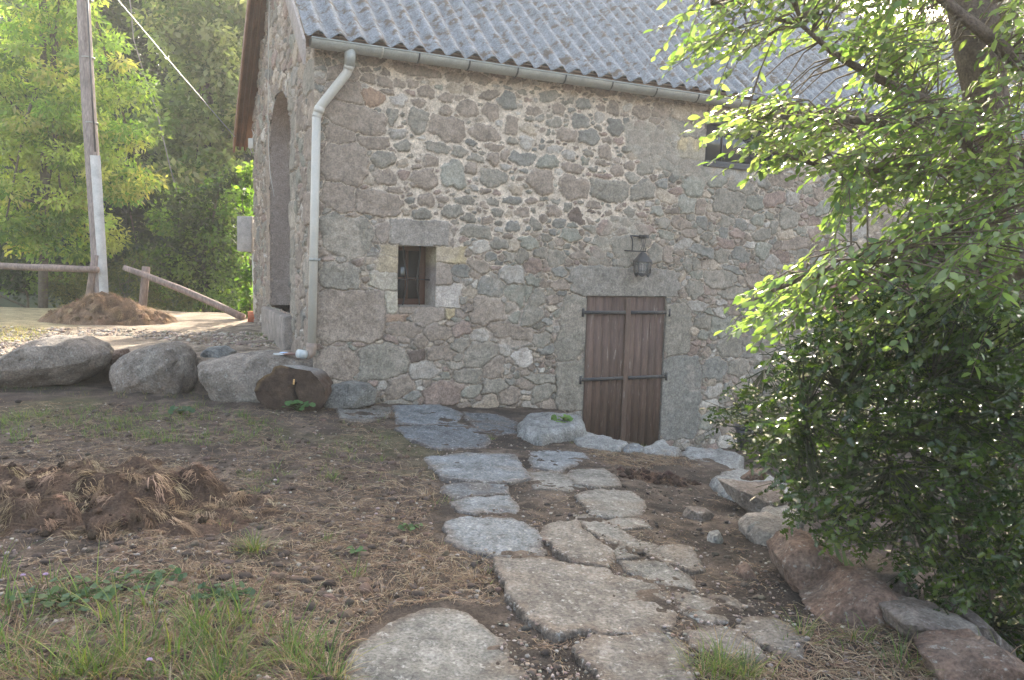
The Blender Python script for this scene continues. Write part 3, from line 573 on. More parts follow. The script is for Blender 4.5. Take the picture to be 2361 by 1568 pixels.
    nn = fbm(U * 16, Z * 16, 0, seed + 30, 4); mc = mc * (1 + .35 * nn)[..., None] * (1 + .3 * fbm(U * 50, Z * 50, 0, seed + 33, 2))[..., None]
    mc = mc * (1 - .5 * (sst(.2, .5, fbm(U * 5, Z * 9, 0, seed + 40, 4)) * (1 - zone)))[..., None]
    hm = .004 * fbm(U * 10, Z * 10, 0, seed + 31, 3) + .006 * fbm(U * 38, Z * 38, 0, seed + 34, 2) + .003 - .008 * (1 - zone) * (B2 - B1 < .03)
    col = col * (1 - flush[..., None] * .6) + mc * flush[..., None] * .6
    hgt = np.where(mort, hm, hh * (1 - .4 * flush) + .004); col = np.where(mort[..., None], mc, col)
    hgt = hgt + .003 * fbm(U * 34, Z * 34, 0, seed + 35, 3)
    return hgt, col, mort
def cement(U, Z, hgt, col, poly, seed, k=.9, c=(.245, .24, .215)):
    pl = [wall_uz(*p) for p in poly]; s = sdf(U, Z, pl) + .07 * fbm(U * 5, Z * 5, 0, seed, 4)
    m_ = (sst(-.02, .04, s) * k * sst(-.5, -.1, fbm(U * 4, Z * 4, 0, seed + 3, 3)))[..., None]
    cc = A(c) * (1 + .2 * fbm(U * 6, Z * 6, 0, seed + 1, 4))[..., None]
    return hgt * (1 - m_[..., 0]) + (.018 + .004 * fbm(U * 12, Z * 12, 0, seed + 2, 3)) * m_[..., 0], col * (1 - m_) + cc * m_
us = np.concatenate([np.arange(-.05, 7.6, .0092), np.arange(7.6, 13.5, .03)]); zs = np.arange(-1.25, 3.93, .0092)
U, Z = np.meshgrid(us, zs)
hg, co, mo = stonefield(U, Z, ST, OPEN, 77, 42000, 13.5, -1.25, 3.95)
hg, co = cement(U, Z, hg, co, [(1335,612),(1375,560),(1400,505),(1480,498),(1500,560),(1480,600),(1440,612),(1390,612)], 5, .6, (.26, .235, .195))
hg, co = cement(U, Z, hg, co, [(1430,285),(1520,270),(1640,300),(1640,400),(1700,420),(1560,410),(1480,380),(1440,350)], 6, .75, (.27, .245, .205))
hg, co = cement(U, Z, hg, co, [(1620,378),(1750,392),(1760,425),(1640,415)], 8, .9, (.30, .28, .25))
hg, co = cement(U, Z, hg, co, [(855,515),(900,508),(1050,508),(1075,560),(1068,740),(980,765),(860,740),(850,600)], 7, .35, (.30, .255, .225))
# quoins and door dressing stand a little proud
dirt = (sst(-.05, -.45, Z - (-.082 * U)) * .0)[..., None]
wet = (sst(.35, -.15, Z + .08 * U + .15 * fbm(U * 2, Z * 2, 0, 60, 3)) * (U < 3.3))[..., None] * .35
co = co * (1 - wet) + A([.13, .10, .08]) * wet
keep = np.ones((len(zs) - 1, len(us) - 1), bool); uc = (us[1:] + us[:-1]) / 2; zc = (zs[1:] + zs[:-1]) / 2
UC, ZC = np.meshgrid(uc, zc)
for (a, b, c, d) in OPEN: keep &= ~((UC > a) & (UC < b) & (ZC > c) & (ZC < d))
edgefade = sst(-.05, .05, U)
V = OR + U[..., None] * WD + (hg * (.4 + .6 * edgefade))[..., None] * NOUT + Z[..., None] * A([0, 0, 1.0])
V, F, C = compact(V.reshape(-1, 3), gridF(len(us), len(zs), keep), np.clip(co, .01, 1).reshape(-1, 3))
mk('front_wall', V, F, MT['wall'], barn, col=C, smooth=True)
# gable wall
GW = 5.3; PT = radians(40); RIDGE_G = 2.65; EAVE = 3.93; RIDGE = EAVE + (RIDGE_G + .13) * tan(PT)
def roofz(g): return RIDGE - abs(g - RIDGE_G) * tan(PT)
ARCH = (1.72, 3.45, .88)
gs = np.arange(0, GW + .01, .02); zg = np.arange(-.2, 6.2, .016); G, ZG = np.meshgrid(gs, zg)
gst = [(.25 + .1 * (k % 2), .35 + k * .36, .28 + .1 * (k % 2), .17, 0, 4, CM['m' if k % 3 else 'g'], .8) for k in range(10)]
for k in range(9):
    gst += [(1.52, 1.05 + k * .36, .19, .17, 0, 5, CM['g'], .6)] if k < 7 else []
    gst += [(3.65, 1.05 + k * .36, .19, .17, 0, 5, CM['m'], .6)] if k < 7 else []
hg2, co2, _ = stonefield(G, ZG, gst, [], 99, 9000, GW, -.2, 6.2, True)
def inarch(g, z):
    c = (ARCH[0] + ARCH[1]) / 2; w = (ARCH[1] - ARCH[0]) / 2; zt = 3.2
    return (g > ARCH[0]) & (g < ARCH[1]) & (z > ARCH[2]) & ((z < zt) | (((g - c) / w) ** 2 + ((z - zt) / .62) ** 2 < 1))
gc_ = (gs[1:] + gs[:-1]) / 2; zc_ = (zg[1:] + zg[:-1]) / 2; GC, ZZ = np.meshgrid(gc_, zc_)
kp = ~inarch(GC, ZZ) & (ZZ < RIDGE - abs(GC - RIDGE_G) * tan(PT) - .04)
V = OR + G[..., None] * NIN - (hg2 * 1.5)[..., None] * WD + ZG[..., None] * A([0, 0, 1.0])
V, F, C = compact(V.reshape(-1, 3), gridF(len(gs), len(zg), kp), np.clip(co2 * .95, .01, 1).reshape(-1, 3))
mk('gable_wall', V, F[:, ::-1], MT['wall'], barn, col=C, smooth=True)
# back wall, right end wall
mb = MB(); mb.box(gpt(GW, -3, 0), WD * 13.5, NIN * -.02, A([0, 0, EAVE + 2.6])); mb.box(wpt(13.5, -1.2), NIN * GW, WD * -.02, A([0, 0, EAVE + 1.0]))
mk('back_wall', np.concatenate(mb.V), np.concatenate(mb.Q), MT['oldwood'] if False else MT['wall'], barn, col=np.tile(A([.22, .2, .18]), (16, 1)))
# arch reveal and recessed boards
mb = MB(); c = (ARCH[0] + ARCH[1]) / 2; w = (ARCH[1] - ARCH[0]) / 2
pts = [(ARCH[1], ARCH[2])] + [(ARCH[1], z) for z in np.linspace(1.2, 3.2, 6)] + [(c + w * cos(t), 3.2 + .62 * sin(t)) for t in np.linspace(.1, pi - .1, 12)] + [(ARCH[0], z) for z in np.linspace(3.2, ARCH[2], 7)]
VV = []; QQ = []
for i, (g_, z_) in enumerate(pts): VV += [gpt(g_, z_, .02), gpt(g_, z_, -.13), gpt(g_, z_, -.27)]
for i in range(len(pts) - 1):
    for k in (0, 1): QQ.append((3 * i + k, 3 * i + k + 1, 3 * i + 4 + k, 3 * i + 3 + k))
cols = [A([.30, .25, .22]) * (.85 + .3 * rng.random()) for _ in VV]
mk('arch_reveal', VV, A(QQ), MT['wall'], barn, col=A(cols))
mb = MB(); mb.box(gpt(1.6, .8, -.27), NIN * 2.0, WD * .04, A([0, 0, 3.2])); mb.build('arch_boarding', MT['brownwood'], barn)
# sill stone of the arch
sp = [gpt(1.6, .7, .0), gpt(3.6, .7, .0)]
mb = MB(); mb.box(gpt(1.55, .35, -.02), NIN * 2.05, -WD * .15, A([0, 0, .50])); mb.build('arch_sill', texmat('sill_stone', (.25, .215, .19), .92, .25, (7, .3), (70, .3), (40, .8, .02), (160, .6, .006)), barn, bevel=.03)
# ------------------------------------------------------------------ roof
def roof_sheet(side):
    P_ = .218; u0 = -.195; u1 = 13.9; ustep = P_ / 14; uu = np.arange(u0, u1, ustep); L = (RIDGE_G + .27) / cos(PT)
    rows = []
    for k in range(3):
        s0 = k * 1.45; s1 = min(s0 + 1.56, L)
        rows.append((s0, s1))
    Vs = []; Fs = []; n = 0
    for (s0, s1) in rows:
        ss = np.linspace(s0, s1, 34); UU, SS = np.meshgrid(uu, ss)
        hh = .036 * np.cos(2 * pi * (UU + .06) / P_) + .02 + .011 * (s1 - SS) / (s1 - s0) + .0055 * fbm(UU * 22, SS * 12, 0, 70 + int(s0), 3)
        hh = np.where(SS <= s0 + 1e-6, hh, hh)
        g_ = -.27 + SS * cos(PT); z_ = (EAVE - .12) + SS * sin(PT)
        jag = .012 * fbm(UU * 40, UU * 0 + s0, 0, 5, 2) * (SS == s0)
        g_ = g_ + hh * -sin(PT) + jag; z_ = z_ + hh * cos(PT) + .075
        if side < 0: g_ = 2 * RIDGE_G - g_
        V_ = OR + UU[..., None] * WD + g_[..., None] * NIN + z_[..., None] * A([0, 0, 1.0])
        m0 = len(uu); V_ = V_.reshape(-1, 3)
        low = V_[:m0] + (-NIN * 0 + A([0, 0, -.011])) ; F_ = gridF(m0, 34)
        i = np.arange(m0 - 1); lip = np.stack([len(V_) + i, len(V_) + i + 1, i + 1, i], 1)
        Vs.append(np.concatenate([V_, low])); Fs += [F_ + n, lip + n]; n += len(V_) + m0
    return np.concatenate(Vs), np.concatenate(Fs)
RV, RFc = roof_sheet(1); roof = mk('roof', RV, RFc, MT['roof'], barn, smooth=True)
# extend to true ridge
mb = MB(); rzz = RIDGE + .12
mb.tube([OR + WD * u + NIN * RIDGE_G + A([0, 0, rzz - .05]) for u in (-.26, 6, 13.9)], .13, 12); mb.build('ridge_cap', MT['roof'], roof)
RV, RFc = roof_sheet(-1)
bg_ = RV.copy(); mk('roof', bg_, RFc, MT['roof'], barn, smooth=True)
# extra length of the back slope with boarded soffit, barge boards
d1 = NIN * cos(PT) + A([0, 0, -sin(PT)])        # down the back slope
top = gpt(RIDGE_G, RIDGE - .10, 0)
mb = MB(); Ls = 4.15
mb.box(top - WD * .26, WD * .30, d1 * Ls, A([0, 0, -.03])); mb.build('soffit', MT['brownwood'], barn)
mb = MB(); mb.box(top - WD * .30 + A([0, 0, .06]), WD * .035, d1 * Ls, A([0, 0, -.2])); mb.build('barge_board', texmat('barge_paint', (.19, .10, .065), .6, .35, (5, .2), (50, .15), (40, .3, .003)), barn, bevel=.004)
mb = MB()
for k in (.12, .2): mb.box(top - WD * k + A([0, 0, -.02]), WD * .035, d1 * Ls, A([0, 0, -.07]))
mb.build('rafter', MT['brownwood'], barn)
d2 = -NIN * cos(PT) + A([0, 0, -sin(PT)]); top2 = gpt(RIDGE_G, RIDGE + .07, 0)
mb = MB(); mb.box(top2 - WD * .235, WD * .03, d2 * 3.93, A([0, 0, -.25])); mb.build('barge_board', MT['greyboard'] if 'greyboard' in MT else texmat('grey_board', (.27, .235, .215), .85, .25, (6, .2), (50, .2), (40, .5, .005)), barn, bevel=.004)
mb = MB(); mb.box(wpt(-.17, EAVE - .13, .10), WD * 13.9, NOUT * .022, A([0, 0, .15])); mb.build('fascia', texmat('fascia_wood', (.30, .19, .13), .8, .25, (5, .25), (50, .2), (40, .5, .004)), barn)
mb = MB(); mb.box(wpt(-.17, EAVE - .02, .125), WD * 13.9, NIN * .2, A([0, 0, .02])); mb.build('eaves_batten', MT['brownwood'], barn)
# ------------------------------------------------------------------ gutter, downpipe
gut_c = [(-.13, 3.845), (13.4, 3.80)]; GR_ = .084
def halfpipe(u0, u1, z0, z1, o, R, n=14, w=.004):
    V = []; Q = []
    for (u, z) in ((u0, z0), (u1, z1)):
        for rr in (R, R - w):
            for k in range(n + 1):
                t = pi + pi * k / n; V.append(wpt(u, z + rr * sin(t), o + rr * cos(t)))
    m_ = n + 1
    for k in range(n):
        Q += [(k, k + 1, 2 * m_ + k + 1, 2 * m_ + k), (m_ + k + 1, m_ + k, 3 * m_ + k, 3 * m_ + k + 1)]
    Q += [(m_, 0, 2 * m_, 3 * m_), (n, m_ + n, 3 * m_ + n, 2 * m_ + n)]
    return V, Q
mb = MB(); V_, Q_ = halfpipe(-.13, 13.4, 3.855, 3.80, .20, GR_); mb.add(V_, Q_)
mb.tube([wpt(-.13, 3.858, .20 + GR_), wpt(13.4, 3.803, .20 + GR_)], .011, 8)
gutter = mb.build('gutter', MT['zinc'], barn, smooth=True)
mb = MB(); V_ = [wpt(-.132, 3.855, .20)] + [wpt(-.132, 3.855 + GR_ * sin(t), .20 + GR_ * cos(t)) for t in np.linspace(pi, 2 * pi, 13)]
mb.add(V_, None, [(0, k, k + 1) for k in range(1, 13)]); mb.box(wpt(-.136, 3.853, .13), WD * .004, NOUT * .14, A([0, 0, .006])); mb.build('end_cap', MT['zinc'], gutter)
for u in (.62, 1.03, 1.62, 2.22, 2.85, 3.5, 4.15, 4.8, 5.5, 6.3, 7.1):
    mb = MB(); zc0 = 3.855 - .0041 * u
    P_ = [wpt(u, zc0 + (GR_ + .006) * sin(t), .20 + (GR_ + .006) * cos(t)) for t in np.linspace(pi, 2 * pi, 11)]
    for i in range(10): mb.box(P_[i] - WD * .009, WD * .018, P_[i + 1] - P_[i], (P_[i] - wpt(u, zc0, .20)) / GR_ * .004)
    mb.build('gutter_bracket', MT['iron'] if u > .9 else MT['pvc'], gutter)
def dp(px, py, o): u, z = wall_uz(px, py, o); return wpt(u, z, o)
a0 = dp(808, 118, .2); a1 = dp(806, 150, .2); a2 = dp(800, 168, .18); b1 = dp(738, 247, .09); b2 = dp(730, 270, .08); b3 = dp(719, 792, .08); b4 = dp(717, 812, .08); b5 = dp(706, 818, .11); b6 = dp(692, 816, .14)
dpo = MB(); dpo.tube([a1, a2, a2 * .9 + b1 * .1, a2 * .5 + b1 * .5, b1 * .9 + a2 * .1, b1, b2], .050, 16, False); dpo.tube([b2, b2 * .5 + b3 * .5, b3], .046, 18)
down = dpo.build('downpipe', MT['pvc'], barn, smooth=True)
mb = MB(); mb.tube([a0 + A([0, 0, .04]), a1 - A([0, 0, .02])], [.065, .055], 16); mb.build('outlet', MT['zinc'], down, smooth=True)
for (p, q_) in ((b1, b2), (a1, a2)):
    mb = MB(); mb.tube([p, p * .4 + q_ * .6], .054, 16); mb.build('joint_sleeve', MT['pvc'], down, smooth=True)
mb = MB(); cpos = b2 + (b3 - b2) * .618; mb.tube([cpos, cpos - A([0, 0, .03])], .051, 16); mb.box(cpos - A([0, 0, .03]) + WD * .05 - NOUT * .04, WD * .02, NOUT * .05, A([0, 0, .03])); mb.build('pipe_clip', MT['iron'] if False else MT['zinc'], down)
mb = MB(); mb.tube([b3 + A([0, 0, .005]), b3 * .5 + b4 * .5, b4, b4 * .4 + b5 * .6 - A([0, 0, .012]), b5], [.056, .056, .058, .056, .054], 16); mb.build('elbow', MT['pvcb'], down, smooth=True)
mb = MB(); mb.tube([b5 + (b6 - b5) * .15, b6 + (b6 - b5) * .35], .047, 16); mb.build('spout', MT['white'], down, smooth=True)
# ------------------------------------------------------------------ window
def reveal(op, depth, cols=None, sill=True):
    a, b, c, d = op; V = []; Q = []; 
    for (p, q_) in (((a, c), (a, d)), ((a, d), (b, d)), ((b, d), (b, c)), ((b, c), (a, c))):
        n = 8; k = len(V)
        for i in range(n + 1):
            t = i / n; u = p[0] + (q_[0] - p[0]) * t; z = p[1] + (q_[1] - p[1]) * t
            V += [wpt(u, z, .022), wpt(u, z, -depth / 2), wpt(u, z, -depth)]
        for i in range(n):
            for j in (0, 1): Q.append((k + 3 * i + j, k + 3 * i + j + 1, k + 3 * i + 4 + j, k + 3 * i + 3 + j))
    C = [];
    for v in V:
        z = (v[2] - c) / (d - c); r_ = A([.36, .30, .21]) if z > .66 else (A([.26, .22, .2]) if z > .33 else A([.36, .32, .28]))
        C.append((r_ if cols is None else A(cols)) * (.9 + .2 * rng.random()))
    return V, A(Q), A(C)
V_, Q_, C_ = reveal(WIN, .46); mk('window_reveal', V_, Q_, MT['wall'], barn, col=C_)
a, b, c, d = WIN; D_ = .40; fw = .05
mb = MB(); ex = lambda u0, u1, z0, z1, o0, o1: mb.box(wpt(u0, z0, -o1), WD * (u1 - u0), NOUT * (o1 - o0), A([0, 0, z1 - z0]))
ex(a, a + fw, c, d, D_ - .03, D_ + .04); ex(b - fw - .02, b, c, d, D_ - .03, D_ + .04); ex(a + fw, b - fw - .02, d - fw, d, D_ - .028, D_ + .038); ex(a + fw, b - fw - .02, c, c + .07, D_ - .028, D_ + .038)
win = mb.build('window', MT['frame'], barn, bevel=.003)
mb = MB(); um = a + .23; ex(um - .017, um + .017, c + .07, d - fw, D_ - .02, D_ + .02); zm = c + .31; ex(a + fw, um - .017, zm - .014, zm + .014, D_ - .018, D_ + .018); ex(um + .017, b - .07, zm - .014, zm + .014, D_ - .018, D_ + .018); mb.build('glazing_bar', MT['frame'], win)
mb = MB(); ex(a + fw - .01, b - fw, c + .05, d - .03, D_ + .004, D_ + .008); mb.build('pane', MT['glass'], win)
for (ub, s) in ((a + .15, 1), (a + .32, -1)):
    mb = MB(); mb.tube([wpt(ub - .02 * s, d + .01, -.22), wpt(ub - .015 * s, d - .12, -.21), wpt(ub + .02 * s, d - .35, -.19), wpt(ub + .018 * s, c + .2, -.19), wpt(ub - .012 * s, c + .05, -.2), wpt(ub - .02 * s, c - .01, -.21)], .008, 8)
    mb.build('window_bar', MT['iron'], win, smooth=True)
mb = MB(); mb.tube([wpt(a, zm - .01, -.21), wpt(um, zm + .004, -.208), wpt(b, zm - .008, -.21)], .006, 8); mb.build('window_bar', MT['iron'], win)
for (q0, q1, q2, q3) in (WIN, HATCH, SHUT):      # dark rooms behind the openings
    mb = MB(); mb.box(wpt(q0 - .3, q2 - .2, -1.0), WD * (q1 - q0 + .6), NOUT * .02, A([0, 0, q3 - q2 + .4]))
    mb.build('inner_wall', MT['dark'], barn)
# ------------------------------------------------------------------ door with two plank leaves
def leaf(u0, u1, z0, z1, n, o, name, parent, base=(.090, .056, .045)):
    mb = MB(); w = (u1 - u0) / n
    for i in range(n):
        cc = A(base) * rng.uniform(.85, 1.15); mb.box(wpt(u0 + i * w + .0025, z0, o - .03), WD * (w - .005), NOUT * (.03 + .002 * rng.random()), A([0, 0, z1 - z0]), c=cc)
    mb.box(wpt(u0, z0 + .002, o - .034), WD * (u1 - u0), NOUT * .026, A([0, 0, z1 - z0 - .004]), c=A(base) * .35)
    return mb.build(name, MT['doorwood'], parent, bevel=0)
a, b, c, d = DOOR; mid = wall_uz(1443, 800)[0]
V_, Q_, C_ = reveal((a, b, c, d), .25, (.22, .2, .18)); mk('door_reveal', V_, Q_, MT['wall'], barn, col=C_)
dl = leaf(a + .012, mid - .004, c + .13, d - .012, 5, .0, 'door_leaf', barn); dr = leaf(mid + .004, b - .012, c + .13, d - .012, 5, .0, 'door_leaf', barn)
mb = MB(); mb.box(wpt(mid - .035, c + .13, .002), WD * .075, NOUT * .022, A([0, 0, d - c - .15]), c=A([.10, .064, .05])); mb.build('cover_strip', MT['doorwood'], dr, bevel=.003)
for (zz, kk) in ((wall_uz(1440, 720)[1], 0), (wall_uz(1436, 871)[1], 1)):
    for (u0, u1, pr, s) in ((a - .055, mid - .04, dl, -1), (mid + .045, b + .05, dr, 1)):
        mb = MB(); mb.box(wpt(u0, zz - .022, .022), WD * (u1 - u0), NOUT * .009, A([0, 0, .044])); mb.box(wpt(u0 if s < 0 else mid + .045, zz - .022, .002), WD * .02, NOUT * .02, A([0, 0, .044]))
        ue = u0 if s < 0 else u1; mb.tube([wpt(ue, zz - .055, .03), wpt(ue, zz + .05, .03)], .016, 10)
        for k in range(4): uu_ = u0 + (u1 - u0) * (.18 + .21 * k); mb.tube([wpt(uu_, zz, .0), wpt(uu_, zz, .037)], .009, 8)
        mb.build('strap_hinge', MT['iron'], pr)
mb = MB(); mb.box(wpt(a + .0, c, -.05), WD * (b - a), NOUT * .05, A([0, 0, .10])); mb.box(wpt(b - .35, c + .10, .0), WD * .42, NOUT * .06, A([0, 0, .02])); mb.build('door_sill', MT['iron'], barn)
# upper hatch and the shuttered opening at the right
V_, Q_, C_ = reveal(HATCH, .3, (.2, .18, .16)); mk('hatch_reveal', V_, Q_, MT['wall'], barn, col=C_)
a, b, c, d = HATCH; mb = MB(); ex(a, a + .07, c, d, .06, .14); ex(b - .07, b, c, d, .06, .14); ex(a + .07, b - .07, c, c + .07, .055, .135); ex(a + .07, b - .07, d - .06, d, .055, .135); ex(a + .34, a + .36, c + .07, d - .06, .06, .12)
hf = mb.build('hatch_window', MT['blackplastic'], barn, bevel=.003); mb = MB(); ex(a + .07, b - .07, c + .07, d - .06, .1, .105); mb.build('pane', MT['glass'], hf)
mb = MB(); mb.box(wpt(a - .02, c - .03, -.02), WD * (b - a + .04), NOUT * .06, A([0, 0, .035])); mb.build('hatch_sill', MT['blackplastic'], barn, bevel=.004)
V_, Q_, C_ = reveal(SHUT, .3, (.3, .28, .26)); mk('shutter_reveal', V_, Q_, MT['wall'], barn, col=C_)
a, b, c, d = SHUT; m_ = (a + b) / 2
s1 = leaf(a + .012, m_ - .004, c + .02, d - .02, 8, -.02, 'shutter', barn, (.21, .10, .075)); s2 = leaf(m_ + .004, b - .012, c + .02, d - .02, 8, -.02, 'shutter', barn, (.21, .10, .075))
for (u0, u1, pr) in ((a - .03, m_ - .1, s1), (m_ + .1, b + .03, s2)):
    for zz in (d - .27, c + .3): mb = MB(); mb.box(wpt(u0, zz - .025, -.016), WD * (u1 - u0), NOUT * .01, A([0, 0, .05])); mb.build('strap_hinge', MT['iron'], pr)
mb = MB(); mb.box(wpt(a - .2, d, .012), WD * (b - a + .4), NOUT * .03, A([0, 0, .24])); mb.build('shutter_lintel', texmat('pale_lintel', (.42, .39, .35), .9, .3, (8, .2), (60, .2), (50, .5, .006)), barn, bevel=.012)
# ------------------------------------------------------------------ lantern above the door
lu, lz = wall_uz(1465, 600); la = thing('wall_lantern', wpt(lu, lz, .16), 'black iron carriage lantern on a scrolled bracket above the door', 'lantern')
LO = .17
mb = MB(); top_z = lz + .21
mb.box(wpt(lu - .115, lz + .305, .03), WD * .17, NOUT * .015, A([0, 0, .018])); mb.box(wpt(lu + .03, lz + .285, .015), WD * .05, NOUT * .16, A([0, 0, .045]))
mb.tube([wpt(lu - .112, lz + .315, .04), wpt(lu - .085, lz + .26, .04), wpt(lu - .077, lz + .2, .035), wpt(lu - .077, lz + .12, .03)], .008, 8)
for s in (-.035, 0, .035): mb.tube([wpt(lu + .02 + s, lz + .30, .12), wpt(lu + .02 + s * .7, lz + .24, .14), wpt(lu + .01 + s * .4, lz + .19, .16), wpt(lu + .0 + s * 1.1, lz + .125, .17)], .005, 6)
mb.tube([wpt(lu - .19, lz + .122, .02), wpt(lu - .05, lz + .115, .1), wpt(lu + .05, lz + .115, .17)], .009, 8)
brk = mb.build('bracket', MT['iron'], la, smooth=False)
def hexring(r, z): return [wpt(lu, lz + z, LO) + WD * r * cos(t) + NOUT * r * sin(t) for t in np.arange(6) * pi / 3 + pi / 6]
R_ = [hexring(.032, .10), hexring(.075, .045), hexring(.125, -.012), hexring(.125, -.02)]; V_ = [p for r_ in R_ for p in r_] + [wpt(lu, lz + .105, LO)]
Q_ = [(i * 6 + k, i * 6 + (k + 1) % 6, (i + 1) * 6 + (k + 1) % 6, (i + 1) * 6 + k) for i in range(3) for k in range(6)]
mb = MB(); mb.add(V_, Q_, [(24, (k + 1) % 6, k) for k in range(6)]); mb.build('lantern_cap', MT['iron'], la)
mb = MB(); T0 = hexring(.112, -.02); T1 = hexring(.10, -.17)
for k in range(6):
    mb.tube([T0[k], T1[k]], .008, 6); n0, n1 = T0[(k + 1) % 6], T1[(k + 1) % 6]
    for f in (.33, .67): mb.tube([T0[k] * (1 - f) + n0 * f, T1[k] * (1 - f) + n1 * f], .004, 5)
    for f in (.25, .75): mb.tube([T0[k] * (1 - f) + T1[k] * f, n0 * (1 - f) + n1 * f], .004, 5)
    mb.tube([T1[k], n1], .007, 5); mb.tube([T0[k], n0], .007, 5)
    mdp = (T1[k] + n1) / 2 - A([0, 0, .04]); mb.tube([T1[k], mdp], .006, 5); mb.tube([mdp, n1], .006, 5)
    mb.add([T1[k], mdp, n1, T1[k] - NOUT * .001], None, [(0, 1, 2)])
mb.build('lantern_cage', MT['iron'], la)
mb = MB(); P6 = hexring(.103, -.022) + hexring(.092, -.168); mb.add(P6, [(k, (k + 1) % 6, 6 + (k + 1) % 6, 6 + k) for k in range(6)])
gm, gt_, gb_ = newmat('frosted_glass'); gb_.inputs['Base Color'].default_value = (.6, .6, .58, 1); gb_.inputs['Roughness'].default_value = .5; gb_.inputs['Alpha'].default_value = .35
mb.build('glass_pane', gm, la)
# ------------------------------------------------------------------ boxes, pipe and wires on the gable
bx = thing('meter_box', gpt(5.32, 1.6, .0), 'grey meter box at the far corner of the gable with a thin pipe below', 'meter box')
p_tr = at_y(588, 500, 13.75); p_bl = at_y(551, 580, 13.7); wbx = abs(p_tr[0] - p_bl[0]); hb = p_tr[2] - p_bl[2]
o_ = A([p_bl[0], 13.6, p_bl[2]])
mb = MB(); mb.box(o_, A([wbx, 0, 0]), A([0, .22, 0]), A([0, 0, hb])); mb.build('cabinet', MT['concrete'], bx, bevel=.012)
mb = MB(); mb.box(o_ + A([.07, -.012, .02]), A([wbx - .08, 0, 0]), A([0, .014, 0]), A([0, 0, hb - .04])); mb.build('cabinet_door', MT['concrete'], bx, bevel=.006)
mb = MB(); mb.tube([at_y(584, 578, 13.7), at_y(586, 640, 13.7), at_y(587.5, 718, 13.7)], .028, 10); mb.build('conduit', MT['pvc'], bx, smooth=True)
mb = MB(); mb.tube([at_y(581, 718, 13.65), at_y(581, 742, 13.65)], .07, 12); mb.build('base_pipe', texmat('orange_pipe', (.38, .12, .06), .6, .3), bx, smooth=True)
jb = thing('junction_box', at_y(577, 335, 12.8), 'small cream junction box under the gable eave', 'junction box')
p0 = at_y(572, 342, 12.9); mb = MB(); mb.box(p0, A([.085, 0, 0]), A([0, .05, 0]), A([0, 0, .16])); mb.build('box_body', MT['pvc'], jb, bevel=.008)
mb = MB(); mb.tube([p0 + A([.06, .02, .15]), p0 + A([.09, .02, .22]), p0 + A([.05, .03, .3])], .006, 6); mb.build('lead', MT['pvc'], jb); mb = MB(); mb.tube([p0 + A([.03, .02, 0]), p0 + A([.05, .02, -.07]), p0 + A([.11, .03, -.05])], .006, 6); mb.build('lead', MT['pvc'], jb)
def gw(px, py, o=.05): p = onplane(px, py, OR - WD * o, WD); return p
mb = MB(); mb.tube([gw(621, -20), gw(619, 120), gw(618, 260), gw(619, 335), gw(623, 400), gw(632, 452)], .006, 6)
tag(mb.build('wall_cable', MT['pvc']), 'long thin white cable hanging down the gable wall past the arch', 'cable')
mb = MB(); mb.tube([gw(681, 20), gw(679, 90), gw(672, 125), gw(665, 142)], .005, 6)
tag(mb.build('wall_cable', MT['pvc']), 'short white cable end curling near the front corner of the gable', 'cable')
# ------------------------------------------------------------------ sampling on the ground, leaves, blades
def rays(px, py): return np.stack([(px - 1180.5) / FPX, -(py - 784) / FPX, -np.ones(len(px))], 1) @ RC.T
def ground_arr(px, py):
    d = rays(px, py); z = np.zeros(len(px))
    for _ in range(22):
        t = (z - 1.6) / d[:, 2]; p = CAM + d * t[:, None]; z = .5 * z + .5 * h(p[:, 0], p[:, 1], False)
    t = (z - 1.6) / d[:, 2]; p = CAM + d * t[:, None]; return p
def in_poly(n, poly, seed=0, clump=0, csize=.02):
    r = np.random.default_rng(seed); P = A(poly, float); lo = P.min(0); hi = P.max(0); out = []
    while sum(len(o) for o in out) < n:
        q = r.uniform(lo, hi, (n * 3, 2)); m = sdf(q[:, 0], q[:, 1], poly) > 0
        if clump: m &= fbm(q[:, 0] * csize, q[:, 1] * csize * 1.6, 0, seed, 3) + r.uniform(-.25, .25, len(q)) > clump
        out.append(q[m])
    return np.concatenate(out)[:n]
def nrm(v): return v / (np.linalg.norm(v, axis=1)[:, None] + 1e-9)
def leaf_mesh(P, D, N, L, W, st, fold=.15, curl=.2, wave=0):
    """P base, D axis, N normal (n,3); st = [(t, half width)] interior stations"""
    n = len(P); D = nrm(D); S = nrm(np.cross(D, N)); N = np.cross(S, D); k = len(st); V = [P]
    for j, (t, w) in enumerate(st):
        c = P + D * (L * t)[:, None] - N * (curl * L * t * t)[:, None]
        side = S * (W * w)[:, None]; up = N * (W * fold * w * (1 + wave * (j % 2)))[:, None]
        V += [c - side + up, c, c + side + up]
    V.append(P + D * L[:, None] - N * (curl * L)[:, None])
    m = 3 * k + 2; V = np.stack(V, 1).reshape(-1, 3); b = (np.arange(n) * m)[:, None]
    T = [(0, 2, 1), (0, 3, 2), (3 * k - 2, 3 * k - 1, m - 1), (3 * k - 1, 3 * k, m - 1)]; Q = []
    for j in range(k - 1): a = 1 + 3 * j; Q += [(a, a + 1, a + 4, a + 3), (a + 1, a + 2, a + 5, a + 4)]
    F = [(b[:, :, None] + A(T)[None]).reshape(-1, 3)]
    if Q: F.append((b[:, :, None] + A(Q)[None]).reshape(-1, 4))
    return V, F, m
def diamond(P, D, N, L, W):
    D = nrm(D); S = nrm(np.cross(D, N)); n = len(P)
    V = np.stack([P, P + D * (L * .5)[:, None] - S * W[:, None], P + D * L[:, None], P + D * (L * .5)[:, None] + S * W[:, None]], 1).reshape(-1, 3)
    return V, [np.arange(n * 4).reshape(-1, 4)], 4
